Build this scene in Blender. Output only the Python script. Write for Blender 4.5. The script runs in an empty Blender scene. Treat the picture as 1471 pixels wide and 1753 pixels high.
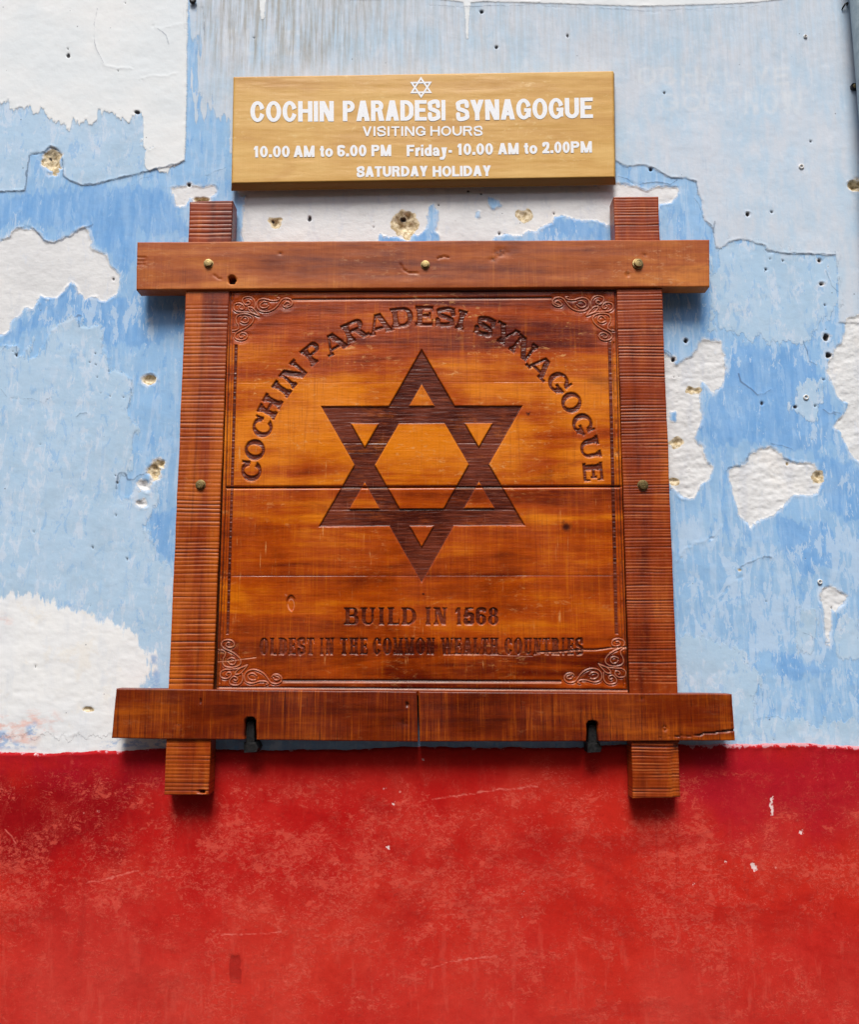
import bpy, math, random
import numpy as np
from mathutils import Vector

# ------------------------------------------------------------------ camera, sky, sun, exposure
sc = bpy.context.scene
COL = sc.collection
FPX, CX, CY = 1472.0, 735.5, 876.5          # focal length and centre of the photograph, in its pixels
PITCH = math.radians(8.3)
CAM = (0.0, -1.5, 1.55)
cd = bpy.data.cameras.new("camera")
cd.sensor_fit = 'VERTICAL'; cd.sensor_height = 24.0; cd.lens = FPX / 1753.0 * 24.0
cd.clip_start = 0.02; cd.clip_end = 500.0
cam = bpy.data.objects.new("camera", cd); COL.objects.link(cam)
cam.location = CAM; cam.rotation_euler = (math.pi / 2 + PITCH, 0, 0)
sc.camera = cam

SUN_EL, SUN_AZ = math.radians(56), math.radians(-6)     # azimuth measured from -y (the lane side) towards +x
w = bpy.data.worlds.new("World"); sc.world = w; w.use_nodes = True
nt = w.node_tree
sky = nt.nodes.new("ShaderNodeTexSky"); sky.sky_type = 'NISHITA'; sky.sun_disc = False
sky.sun_elevation = SUN_EL; sky.sun_rotation = math.pi - SUN_AZ
sky.air_density = 1.0; sky.dust_density = 4.0; sky.ozone_density = 0.6
bg = nt.nodes["Background"]; bg.inputs[1].default_value = 0.07
nt.links.new(sky.outputs[0], bg.inputs[0])
sd = bpy.data.lights.new("sun", 'SUN'); sd.energy = 2.5; sd.angle = math.radians(24); sd.color = (1.0, 0.965, 0.92)
sun = bpy.data.objects.new("sun", sd); COL.objects.link(sun)
sdir = Vector((math.sin(SUN_AZ) * math.cos(SUN_EL), -math.cos(SUN_AZ) * math.cos(SUN_EL), math.sin(SUN_EL)))
sun.rotation_euler = sdir.to_track_quat('Z', 'Y').to_euler(); sun.location = (0, -3, 6)
sc.view_settings.view_transform = 'Standard'; sc.view_settings.look = 'None'
sc.view_settings.gamma = 1.0; sc.view_settings.use_curve_mapping = False
sc.view_settings.exposure = 0.54

# ------------------------------------------------------------------ helpers: photo pixels <-> places on planes parallel to the wall
ct, st = math.cos(PITCH), math.sin(PITCH)

def unproj(U, V, y):
    """point of the plane y = const that the photograph shows at pixel (U, V)"""
    U = np.asarray(U, float); V = np.asarray(V, float)
    a = (U - CX) / FPX; b = (CY - V) / FPX
    dy = ct - b * st; dz = st + b * ct
    t = (y - CAM[1]) / dy
    return CAM[0] + a * t, CAM[2] + dz * t

def proj(x, y, z):
    dx, dy, dz = x - CAM[0], y - CAM[1], z - CAM[2]
    dep = dy * ct + dz * st; v = -dy * st + dz * ct
    return CX + FPX * dx / dep, CY - FPX * v / dep

def vnoise(x, y, seed=0):
    t = np.random.RandomState(seed).rand(256, 256).astype(np.float32)
    xi = np.floor(x); yi = np.floor(y)
    fx = (x - xi); fy = (y - yi)
    fx = fx * fx * (3 - 2 * fx); fy = fy * fy * (3 - 2 * fy)
    i = xi.astype(np.int64) & 255; j = yi.astype(np.int64) & 255
    i1 = (i + 1) & 255; j1 = (j + 1) & 255
    return (t[i, j] * (1 - fx) + t[i1, j] * fx) * (1 - fy) + (t[i, j1] * (1 - fx) + t[i1, j1] * fx) * fy

def fbm(x, y, seed=0, oct=4, rough=0.5):
    s = 0; a = 1.0; n = 0
    for k in range(oct):
        s = s + a * (vnoise(x * 2 ** k + 17.3 * k, y * 2 ** k + 9.1 * k, seed + k) - 0.5); n += a; a *= rough
    return s / n * 2            # about -1..1

def sstep(a, b, x):
    t = np.clip((x - a) / (b - a), 0, 1)
    return t * t * (3 - 2 * t)

# ---- signed distances (positive inside)
def sd_poly(x, y, pts):
    pts = np.asarray(pts, float); n = len(pts)
    d = np.full(x.shape, 1e18); ins = np.zeros(x.shape, bool)
    for k in range(n):
        ax, ay = pts[k]; bx, by = pts[(k + 1) % n]
        ex, ey = bx - ax, by - ay
        wx, wy = x - ax, y - ay
        t = np.clip((wx * ex + wy * ey) / max(ex * ex + ey * ey, 1e-12), 0, 1)
        d = np.minimum(d, (wx - ex * t) ** 2 + (wy - ey * t) ** 2)
        if ay != by:
            c = ((ay > y) != (by > y)) & (x < (bx - ax) * (y - ay) / (by - ay) + ax)
            ins ^= c
    d = np.sqrt(d)
    return np.where(ins, d, -d)

def d_line(x, y, pts):
    """distance to an open polyline"""
    d = np.full(x.shape, 1e18)
    for (ax, ay), (bx, by) in zip(pts[:-1], pts[1:]):
        ex, ey = bx - ax, by - ay
        wx, wy = x - ax, y - ay
        t = np.clip((wx * ex + wy * ey) / max(ex * ex + ey * ey, 1e-12), 0, 1)
        d = np.minimum(d, (wx - ex * t) ** 2 + (wy - ey * t) ** 2)
    return np.sqrt(d)

def stroke(x, y, pts, r):
    return r - d_line(x, y, pts)

def box(x, y, x0, y0, x1, y1, r=0.0):
    cx, cy, hx, hy = (x0 + x1) / 2, (y0 + y1) / 2, abs(x1 - x0) / 2 - r, abs(y1 - y0) / 2 - r
    qx, qy = np.abs(x - cx) - hx, np.abs(y - cy) - hy
    return r - (np.hypot(np.maximum(qx, 0), np.maximum(qy, 0)) + np.minimum(np.maximum(qx, qy), 0))

def ell(x, y, cx, cy, rx, ry):
    X, Y = x - cx, y - cy
    k = np.sqrt((X / rx) ** 2 + (Y / ry) ** 2) + 1e-9
    g = np.sqrt((X / rx ** 2) ** 2 + (Y / ry ** 2) ** 2) / k + 1e-9
    return (1 - k) / g

def ring(x, y, cx, cy, rx, ry, tx, ty):
    return np.minimum(ell(x, y, cx, cy, rx, ry), -ell(x, y, cx, cy, rx - tx, ry - ty))

def smooth_path(pts, n=6):
    """Catmull-Rom through the points"""
    P = [np.array(p, float) for p in pts]
    P = [2 * P[0] - P[1]] + P + [2 * P[-1] - P[-2]]
    out = []
    for k in range(1, len(P) - 2):
        for j in range(n):
            t = j / n
            out.append(tuple(0.5 * ((2 * P[k]) + (-P[k - 1] + P[k + 1]) * t + (2 * P[k - 1] - 5 * P[k] + 4 * P[k + 1] - P[k + 2]) * t * t
                                    + (-P[k - 1] + 3 * P[k] - 3 * P[k + 1] + P[k + 2]) * t ** 3)))
    out.append(tuple(P[-2]))
    return out

# ---- letters as signed distances. y up from the baseline, cap height H, width W, stem t, hairline h, slab serif height s (0 = sans), overhang o
def glyph(c, x, y, H, W, t, h, s=0.0, o=0.0):
    M = np.maximum
    def B(x0, y0, x1, y1, r=0.0): return box(x, y, x0, y0, x1, y1, r)
    def P(*p): return sd_poly(x, y, p)
    def sub(a, b): return np.minimum(a, -b)
    def serif(xc, top, ww=None):
        ww = ww or t
        if s <= 0: return np.full(x.shape, -1e3)
        y0, y1 = (H - s, H) if top else (0, s)
        sl = B(xc - ww / 2 - o, y0, xc + ww / 2 + o, y1)
        f = s * 1.0
        yb = H - s if top else s; yy = H - s - f if top else s + f
        return M(sl, P((xc - ww / 2 - o * .6, yb), (xc + ww / 2 + o * .6, yb), (xc + ww / 2, yy), (xc - ww / 2, yy)))
    def stem(xc, ww=None, top=True, bot=True, y0=0, y1=None):
        ww = ww or t
        d = B(xc - ww / 2, y0, xc + ww / 2, H if y1 is None else y1)
        if top: d = M(d, serif(xc, True, ww))
        if bot: d = M(d, serif(xc, False, ww))
        return d
    e = o if s > 0 else 0.0          # room for serifs at the sides
    xl, xr = e + t / 2, W - e - t / 2
    def bowl(x0, y0, x1, y1, tx=None):
        tx = tx or t; r = min((y1 - y0) / 2, (x1 - x0) * .75) * .98
        out = box(x, y, x0 - 2 * r, y0, x1, y1, r)
        ri = max(r - tx * .8, 0.05 * r)
        ri = min(ri, (y1 - y0 - 2 * h) / 2 * .98)
        inn = box(x, y, x0 - 2 * r, y0 + h, x1 - tx, y1 - h, ri)
        return np.minimum(np.minimum(out, -inn), x - x0)
    if c == 'I': return stem(W / 2)
    if c == 'H': return M(M(stem(xl), stem(xr)), B(xl, H * .52 - h / 2, xr, H * .52 + h / 2))
    if c == 'L':
        d = M(stem(xl), B(xl, 0, W - e * .3, h))
        return M(d, P((W - e * .3 - h * .9, 0), (W - e * .3, 0), (W - e * .3, H * .34), (W - e * .3 - h * .35, H * .34))) if s > 0 else d
    if c in 'EF':
        d = M(stem(xl, bot=(c == 'F')), B(xl, H - h, W - e * .3, H)); R = W - e * .3
        d = M(d, B(xl, H * .52 - h / 2, R - W * .12, H * .52 + h / 2))
        if s > 0:
            d = M(d, P((R - h * .9, H), (R, H), (R, H * .68), (R - h * .35, H * .68)))
            d = M(d, B(R - W * .12 - h * .8, H * .36, R - W * .12, H * .68))
        if c == 'E':
            d = M(d, B(0 if s > 0 else xl, 0, R, h))
            if s > 0: d = M(d, P((R - h * .9, 0), (R, 0), (R, H * .34), (R - h * .35, H * .34)))
        return d
    if c == 'T':
        d = M(stem(W / 2, top=False), B(0, H - h, W, H))
        if s > 0:
            d = M(d, P((0, H), (h * .9, H), (h * .4, H * .68), (0, H * .68)))
            d = M(d, P((W, H), (W - h * .9, H), (W - h * .4, H * .68), (W, H * .68)))
        return d
    if c == 'O': return ring(x, y, W / 2, H / 2, W / 2, H / 2 * 1.02, t, h)
    if c == '0': return ring(x, y, W / 2, H / 2, W / 2, H / 2 * 1.01, t, h)
    if c in 'CG':
        d = ring(x, y, W / 2, H / 2, W / 2, H / 2 * 1.02, t, h)
        if s > 0:
            d = sub(d, P((W * .55, H * .62), (W * 1.1, H * .62), (W * 1.1, H * (.20 if c == 'C' else .44)), (W * .55, H * (.36 if c == 'C' else .44))))
            d = M(d, P((W * .80, H * .58), (W * .96, H * .58), (W * .96, H), (W * .86, H)))
            if c == 'G': d = M(M(d, B(W * .62, 0.06 * H, W * .62 + t * .9, H * .42)), B(W * .50, H * .42 - s * .9, W * 1.02, H * .42))
        else:
            lo = .36 if c == 'C' else .52
            d = sub(d, P((W * .5, H * .5), (W * 1.2, H * .74), (W * 1.2, H * (.26 if c == 'C' else .52)), (W * .5, H * (.5 if c == 'C' else .52))))
            if c == 'G': d = M(M(d, B(W * .53, H * .36, W * .97, H * .36 + h)), B(W * .97 - t * .9, H * .1, W * .97, H * .36 + h))
        return d
    if c == 'D': return M(stem(xl), bowl(xl, 0, W, H))
    if c in 'PR':
        yb = H * (.44 if c == 'P' else .46)
        d = M(stem(xl), bowl(xl, yb, W * (.97 if c == 'P' else .93), H, t * .95))
        if c == 'R':
            d = M(d, P((W * .42, yb + h), (W * .42 + t * 1.1, yb + h * .8), (W, 0), (W - t * 1.2, 0)))
            if s > 0: d = M(d, B(W - t * 1.2, 0, W + o * .6, s))
        return d
    if c == 'B': return M(M(stem(xl), bowl(xl, H * .5 - h * .3, W * .92, H, t * .92)), bowl(xl, 0, W, H * .5 + h * .5))
    if c == 'U':
        r = (W - 2 * e) / 2 * .98
        out = box(x, y, e, 0, W - e, H * 2.2, r); tr = t if s <= 0 else t * .62
        inn = box(x, y, e + t, h * 1.0, W - e - tr, H * 2.2, max(r - t * .8, r * .3))
        d = np.minimum(sub(out, inn), H - y)
        return M(M(d, serif(xl, True)), serif(W - e - tr / 2, True, tr))
    if c == 'A':
        a = t * 1.12; l = a if s <= 0 else t * .55; b = t * 1.15; q = e * .6
        L = P((q, 0), (q + l, 0), (W / 2 - b / 2 + l, H), (W / 2 - b / 2, H))
        R = P((W - q, 0), (W - q - a, 0), (W / 2 + b / 2 - a, H), (W / 2 + b / 2, H))
        T = P((q, 0), (W - q, 0), (W / 2 + b / 2, H), (W / 2 - b / 2, H))
        d = M(M(L, R), np.minimum(T, B(0, H * .2, W, H * .2 + h * .95)))
        if s > 0: d = M(M(d, B(-o * .3, 0, q + l + o, s)), B(W - q - a - o * .8, 0, W + o * .3, s))
        return d
    if c in 'VWY':
        a = t * 1.12; b = t * 1.12; r_ = a if s <= 0 else t * .55
        def vee(x0, x1, y0):
            m = (x0 + x1) / 2
            return M(P((x0, H), (x0 + a, H), (m - b / 2 + a, y0), (m - b / 2, y0)), P((x1, H), (x1 - r_, H), (m + b / 2 - r_, y0), (m + b / 2, y0)))
        if c == 'V': return vee(0, W, 0)
        if c == 'W':
            d = M(vee(e * .4, W * .58, 0), vee(W * .42, W - e * .4, 0))
            return M(M(d, B(-o * .3, H - s, t * 1.2 + o, H)), B(W - t * .6 - o, H - s, W + o * .3, H)) if s > 0 else d
        d = M(vee(e * .4, W - e * .4, H * .38), stem(W / 2, top=False, y1=H * .45))
        if s > 0: d = M(M(d, B(-o * .2, H - s, e * .4 + a + o * .7, H)), B(W - e * .4 - r_ - o * .9, H - s, W + o * .2, H))
        return d
    if c == 'N':
        tt = t if s <= 0 else t * .6
        d = M(stem(e + tt / 2, tt, top=False), stem(W - e - tt / 2, tt, bot=False))
        d = M(d, P((e, H), (e + t * 1.2, H), (W - e, 0), (W - e - t * 1.2, 0)))
        return M(d, B(0, H - s, e + t, H)) if s > 0 else d
    if c == 'M':
        tl = t if s <= 0 else t * .55
        d = M(stem(e + tl / 2, tl), stem(W - e - t / 2))
        m = W / 2 - (t - tl) / 2
        d = M(d, P((e, H), (e + t * 1.05, H), (m + t * .45, 0), (m - t * .55, 0)))
        return M(d, P((W - e, H), (W - e - (t * 1.05 if s <= 0 else t * .9), H), (m - t * .45, 0), (m + t * .55, 0)))
    if c == 'S':
        k = t * .92; a = k / 2
        p = smooth_path([(W - a, H * .70), (W * .78, H - a * .95), (W * .47, H - a * .8), (W * .15, H - a * 1.6), (a * 1.05, H * .735), (W * .2, H * .585), (W * .5, H * .505),
                         (W * .8, H * .415), (W - a, H * .265), (W * .84, a * 1.55), (W * .5, a * .75), (W * .2, a * .95), (a * .9, H * .31)])
        d = stroke(x, y, p, a)
        if s > 0:
            d = M(d, B(W - a * 1.7, H * .64, W - a * .4, H)); d = M(d, B(a * .2, 0, a * 1.5, H * .36))
        return d
    if c == '1':
        d = stem(W * .58, top=False)
        return M(d, P((W * .58 - t / 2, H), (W * .58, H), (W * .58, H * .72), (W * .05, H * .66), (W * .05, H * .80)))
    if c == '2':
        a = t / 2
        p = smooth_path([(a, H * .70), (W * .22, H - a * 1.25), (W * .52, H - a), (W - a * 1.35, H * .84), (W - a * 1.2, H * .66), (W * .66, H * .42), (W * .25, h * .7)])
        return M(np.minimum(stroke(x, y, p, a), y), B(0, 0, W, h))
    if c == '5':
        a = t / 2
        p = smooth_path([(a, H * .27), (W * .2, a * 1.2), (W * .48, a), (W * .8, H * .13), (W - a, H * .33), (W * .8, H * .54), (W * .5, H * .6), (W * .18, H * .50)])
        return M(M(stroke(x, y, p, a), B(W * .15, H - h, W * .93, H)), P((W * .15, H), (W * .15 + t * .8, H), (W * .08 + t * .8, H * .5), (W * .05, H * .48)))
    if c == '6':
        a = t / 2
        p = smooth_path([(W - a * .9, H * .83), (W * .74, H - a * 1.05), (W * .5, H - a * .9), (W * .2, H * .83), (a, H * .5), (a * 1.1, H * .3)])
        return M(stroke(x, y, p, a), ring(x, y, W / 2, H * .30, W / 2, H * .305, t, h * .92))
    if c == '8': return M(ring(x, y, W / 2, H * .745, W * .44, H * .265, t * .95, h * .85), ring(x, y, W / 2, H * .285, W / 2, H * .29, t, h * .85))
    if c == '.': return B(W / 2 - t * .55, 0, W / 2 + t * .55, t * 1.05)
    if c == '-': return B(0, H * .27, W, H * .27 + t * .95)
    X = H * .74
    if c == 'o': return ring(x, y, W / 2, X / 2, W / 2, X / 2 * 1.03, t, h)
    if c == 't': return M(M(B(W * .22, h * .6, W * .22 + t, H * .95), B(0, X - h * .9, W, X)), np.minimum(stroke(x, y, smooth_path([(W * .22 + t / 2, H * .4), (W * .22 + t / 2, H * .16), (W * .62, h * .52), (W, h * .62)]), h * .52), W - x))
    if c == 'r': return M(B(0, 0, t, X), np.minimum(stroke(x, y, smooth_path([(t * .5, X * .55), (t * 1.1, X * .85), (W, X - t * .5)]), t * .52), W - x))
    if c == 'i': return M(B(W / 2 - t / 2, 0, W / 2 + t / 2, X), B(W / 2 - t / 2, H - t * .8, W / 2 + t / 2, H))
    if c == 'd': return M(ring(x, y, W * .48, X / 2, W * .48, X / 2 * 1.03, t, h), B(W - t, 0, W, H))
    if c == 'a':
        d = M(ring(x, y, W * .45, X * .3, W * .45, X * .32, t * .95, h * .8), B(W - t * 1.05, 0, W - t * .05, X * .66))
        return M(d, stroke(x, y, smooth_path([(t * .5, X * .74), (W * .3, X - h * .5), (W * .62, X - h * .5), (W - t * .6, X * .66), (W - t * .55, X * .4)]), h * .5))
    if c == 'y':
        return M(np.minimum(stroke(x, y, [(t * .55, X + t), (W / 2 + t * .1, H * .02)], t * .52), X - y), np.minimum(stroke(x, y, [(W - t * .55, X + t), (W * .46, -H * .10), (W * .34, -H * .22), (W * .05, -H * .22)], t * .5), X - y))
    if c == 'y_':
        a = t * 1.1
        return M(P((0, X), (a, X), (W / 2 + a * .55, 0), (W / 2 - a * .5, 0)), P((W, X), (W - a, X), (W * .30 - a * .4, -H * .27), (W * .02, -H * .27), (W * .02, -H * .27 + h * .95), (W * .22, -H * .27 + h)))
    return np.full(x.shape, -1e3)

WID = dict(zip("ABCDEFGHILMNOPRSTUVWY", [1.0, .96, .98, .98, .88, .82, 1.04, .98, .30, .80, 1.14, .98, 1.04, .90, .98, .90, .86, .98, .94, 1.38, .94]))
WID.update({'1': .50, '2': .74, '0': .74, '5': .74, '6': .74, '8': .74, '.': .28, '-': .36, 'o': .78, 't': .44, 'r': .50, 'i': .26, 'd': .78, 'a': .74, 'y': .74, ' ': .36})

def layout(text, width, H, gap=0.10, wid=None, serif=False):
    """list of (char, x, w) filling the width"""
    W = [((wid or {}).get(c) or WID[c]) * H + (0.30 * H if serif and c == 'I' else 0) for c in text]
    tot = sum(W) + gap * H * (len(text) - 1); k = width / tot
    out = []; x0 = 0
    for c, ww in zip(text, W):
        out.append((c, x0, ww * k)); x0 += (ww + gap * H) * k
    return out

# ---- objects
def link(o, parent=None):
    COL.objects.link(o)
    if parent: o.parent = parent
    return o

def tag(o, label=None, cat=None, group=None, kind=None):
    if label: o['label'] = label
    if cat: o['category'] = cat
    if group: o['group'] = group
    if kind: o['kind'] = kind
    return o

def empty(name, loc=(0, 0, 0)):
    o = bpy.data.objects.new(name, None); o.location = loc; o.empty_display_size = .1
    return link(o)

def place(o, parent):
    """parent o so that its world-space mesh stays where it is (things sit at their own base)"""
    if parent:
        o.parent = parent; o.location = (-parent.location[0], -parent.location[1], -parent.location[2])
    return o

def np_mesh(name, co, faces, mat, parent=None, smooth=True, attrs=None, extra=None, nsmooth=None):
    """faces: (n,4) or (n,3) array; extra: list of further polygons (any size)"""
    me = bpy.data.meshes.new(name)
    faces = np.asarray(faces, np.int32); k = faces.shape[1] if len(faces) else 4
    loops = faces.reshape(-1).tolist(); starts = (np.arange(len(faces)) * k).tolist(); tot = [k] * len(faces)
    for p in (extra or []):
        starts.append(len(loops)); tot.append(len(p)); loops.extend(p)
    me.vertices.add(len(co)); me.vertices.foreach_set('co', np.asarray(co, np.float32).reshape(-1))
    me.loops.add(len(loops)); me.loops.foreach_set('vertex_index', np.array(loops, np.int32))
    me.polygons.add(len(starts)); me.polygons.foreach_set('loop_start', np.array(starts, np.int32))
    sm = np.zeros(len(starts), bool); sm[:len(faces) if nsmooth is None else nsmooth] = smooth
    me.update(calc_edges=True)
    me.polygons.foreach_set('use_smooth', sm)
    for an, av in (attrs or {}).items():
        a = me.attributes.new(an, 'FLOAT', 'POINT'); a.data.foreach_set('value', np.asarray(av, np.float32).reshape(-1))
    me.validate(); me.update()
    me.materials.append(mat)
    o = bpy.data.objects.new(name, me); COL.objects.link(o)
    place(o, parent)
    return o

def grid_faces(nu, nv):
    i, j = np.meshgrid(np.arange(nu - 1), np.arange(nv - 1), indexing='ij')
    a = (i * nv + j).reshape(-1)
    return np.stack([a, a + 1, a + nv + 1, a + nv], 1)     # u to the right, v downwards: faces look to -y

def edge_params(n, length, r):
    base = np.linspace(0, 1, n)
    ex = np.array([.15, .35, .6, .85, 1.0, 1.3]) * r / length
    return np.unique(np.clip(np.concatenate([base, ex, 1 - ex]), 0, 1))

def slab(name, corners, front, back, mat, parent, du=6.0, dv=6.0, h=None, r=2.5, wob=1.0, seed=0, attrs=None, us=None, vs=None):
    """a board whose front outline is the quad of photo pixels (TL, TR, BR, BL) lying `front` metres off the wall; rounded arrises; h = extra depth (m) as function of pixels"""
    TL, TR, BR, BL = [np.array(c, float) for c in corners]
    lu = np.hypot(*(TR - TL)); lv = np.hypot(*(BL - TL))
    s = edge_params(max(3, int(lu / du)), lu, r) if us is None else us
    t = edge_params(max(3, int(lv / dv)), lv, r) if vs is None else vs
    S, T = np.meshgrid(s, t, indexing='ij')
    P = (1 - S)[..., None] * ((1 - T)[..., None] * TL + T[..., None] * BL) + S[..., None] * ((1 - T)[..., None] * TR + T[..., None] * BR)
    U, V = P[..., 0], P[..., 1]
    eu = (2 * S - 1); ev = (2 * T - 1)
    U = U + wob * (fbm(V / 55, V * 0 + 3.3 + np.sign(eu) * 7, seed + 1, 4)) * np.sign(eu) * np.abs(eu) ** 10
    V = V + wob * (fbm(U / 70, U * 0 + 5.7 + np.sign(ev) * 7, seed + 2, 4)) * np.sign(ev) * np.abs(ev) ** 10
    x, z = unproj(U, V, -front)
    de = np.minimum(np.minimum(S, 1 - S) * lu, np.minimum(T, 1 - T) * lv)      # pixels from the nearest edge
    q = np.clip(1 - de / r, 0, 1)
    dep = (1 - np.sqrt(np.clip(1 - q * q, 0, 1))) * r * 0.001 * .8
    if h is not None: dep = dep + h(U, V)
    y = -front + np.minimum(dep, front - back - .002)
    nu, nv = S.shape
    co = np.stack([x, y, z], -1).reshape(-1, 3)
    F = grid_faces(nu, nv)
    idx = np.arange(nu * nv).reshape(nu, nv)
    loop = np.concatenate([idx[:, 0], idx[-1, 1:], idx[-2::-1, -1], idx[0, -2:0:-1]])
    bc = co[loop].copy(); bc[:, 1] = -back
    n0 = len(co); m = len(loop); co = np.concatenate([co, bc])
    k = np.arange(m); k1 = (k + 1) % m
    side = np.stack([loop[k], loop[k1], n0 + k1, n0 + k], 1)
    A = {a: np.concatenate([f(U, V).reshape(-1), f(U, V).reshape(-1)[loop]]) for a, f in (attrs or {}).items()}
    return np_mesh(name, co, np.concatenate([F, side]), mat, parent, attrs=A, extra=[list(range(n0 + m - 1, n0 - 1, -1))], nsmooth=len(F))

def fill_mesh(name, f, x0, y0, x1, y1, step, y, mat, parent):
    """flat sheet of paint covering where f(U, V) > 0, outlined by marching squares; pixel box x0..x1, y0..y1"""
    gx = np.arange(x0, x1 + step, step); gy = np.arange(y0, y1 + step, step)
    X, Y = np.meshgrid(gx, gy, indexing='ij'); D = f(X, Y); D = np.where(np.abs(D) < 1e-4, 1e-4, D)
    verts = []; vid = {}; polys = []
    def corner(i, j):
        k = (i, j, 0)
        if k not in vid: vid[k] = len(verts); verts.append((gx[i], gy[j]))
        return vid[k]
    def cross(i, j, i2, j2):
        k = (min(i, i2), min(j, j2), 1 if i != i2 else 2)
        if k not in vid:
            a = D[i, j]; b = D[i2, j2]; t = a / (a - b)
            vid[k] = len(verts); verts.append((gx[i] + (gx[i2] - gx[i]) * t, gy[j] + (gy[j2] - gy[j]) * t))
        return vid[k]
    ins = D > 0
    any_ = ins[:-1, :-1] | ins[1:, :-1] | ins[1:, 1:] | ins[:-1, 1:]
    for i, j in zip(*np.nonzero(any_)):
        cs = [(i, j), (i, j + 1), (i + 1, j + 1), (i + 1, j)]
        poly = []
        for k in range(4):
            a, b = cs[k], cs[(k + 1) % 4]
            if ins[a]: poly.append(corner(*a))
            if ins[a] != ins[b]: poly.append(cross(*a, *b))
        if len(poly) >= 3: polys.append(poly)
    P = np.array(verts); x, z = unproj(P[:, 0], P[:, 1], y)
    co = np.stack([x, np.full(len(x), y), z], 1)
    return np_mesh(name, co, np.zeros((0, 4), np.int32), mat, parent, extra=polys)

# ------------------------------------------------------------------ node helpers
class G:
    def __init__(s, name):
        s.m = bpy.data.materials.new(name); s.m.use_nodes = True; s.t = s.m.node_tree
        s.b = s.t.nodes["Principled BSDF"]; s.co = s.t.nodes.new("ShaderNodeTexCoord").outputs['Object']
    def put(s, sock, v):
        if v is None: return
        if hasattr(v, 'is_output'): s.t.links.new(v, sock)
        elif isinstance(v, (tuple, list)) and sock.type == 'RGBA': sock.default_value = (*v[:3], 1)
        else: sock.default_value = v
    def math(s, op, a, b=None, c=None, clamp=False):
        n = s.t.nodes.new("ShaderNodeMath"); n.operation = op; n.use_clamp = clamp
        for k, v in enumerate((a, b, c)): s.put(n.inputs[k], v)
        return n.outputs[0]
    def add(s, a, b): return s.math('ADD', a, b)
    def mul(s, a, b): return s.math('MULTIPLY', a, b)
    def attr(s, name):
        n = s.t.nodes.new("ShaderNodeAttribute"); n.attribute_name = name; return n.outputs['Fac']
    def noise(s, scale, detail=3.0, rough=.55, sx=1, sy=1, sz=1, off=0.0, dist=0.0):
        mp = s.t.nodes.new("ShaderNodeMapping"); mp.inputs['Scale'].default_value = (sx, sy, sz); mp.inputs['Location'].default_value = (off, off * .37, off * .71)
        s.t.links.new(s.co, mp.inputs[0])
        n = s.t.nodes.new("ShaderNodeTexNoise"); n.inputs['Scale'].default_value = scale; n.inputs['Detail'].default_value = detail
        n.inputs['Roughness'].default_value = rough; n.inputs['Distortion'].default_value = dist
        s.t.links.new(mp.outputs[0], n.inputs['Vector']); return n.outputs['Fac']
    def voro(s, scale, sx=1, sy=1, sz=1, rnd=1.0, feature='F1'):
        mp = s.t.nodes.new("ShaderNodeMapping"); mp.inputs['Scale'].default_value = (sx, sy, sz); s.t.links.new(s.co, mp.inputs[0])
        n = s.t.nodes.new("ShaderNodeTexVoronoi"); n.feature = feature; n.inputs['Scale'].default_value = scale; n.inputs['Randomness'].default_value = rnd
        s.t.links.new(mp.outputs[0], n.inputs['Vector']); return n.outputs['Distance']
    def ss(s, v, a, b, lo=0.0, hi=1.0):
        n = s.t.nodes.new("ShaderNodeMapRange"); n.interpolation_type = 'SMOOTHSTEP'
        s.put(n.inputs[0], v); s.put(n.inputs[1], a); s.put(n.inputs[2], b); s.put(n.inputs[3], lo); s.put(n.inputs[4], hi)
        return n.outputs[0]
    def mix(s, f, a, b, mode='MIX'):
        n = s.t.nodes.new("ShaderNodeMix"); n.data_type = 'RGBA'; n.blend_type = mode
        s.put(n.inputs[0], f); s.put(n.inputs[6], a); s.put(n.inputs[7], b); return n.outputs[2]
    def xyz(s):
        n = s.t.nodes.new("ShaderNodeSeparateXYZ"); s.t.links.new(s.co, n.inputs[0]); return n.outputs
    def bump(s, hgt, dist, strength=1.0, prev=None):
        n = s.t.nodes.new("ShaderNodeBump"); n.inputs['Distance'].default_value = dist; n.inputs['Strength'].default_value = strength
        s.put(n.inputs['Height'], hgt)
        if prev: s.t.links.new(prev, n.inputs['Normal'])
        return n.outputs[0]
    def out(s, col, rough, normal=None, spec=.5, coat=0.0, coat_r=.2, metal=0.0):
        s.put(s.b.inputs['Base Color'], col); s.put(s.b.inputs['Roughness'], rough); s.put(s.b.inputs['Specular IOR Level'], spec)
        s.put(s.b.inputs['Coat Weight'], coat); s.put(s.b.inputs['Coat Roughness'], coat_r); s.put(s.b.inputs['Metallic'], metal)
        if normal: s.t.links.new(normal, s.b.inputs['Normal'])
        return s.m

def srgb(r, g, b):
    f = lambda c: (c / 255 / 12.92) if c <= 10 else ((c / 255 + .055) / 1.055) ** 2.4
    return (f(r), f(g), f(b))

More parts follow.
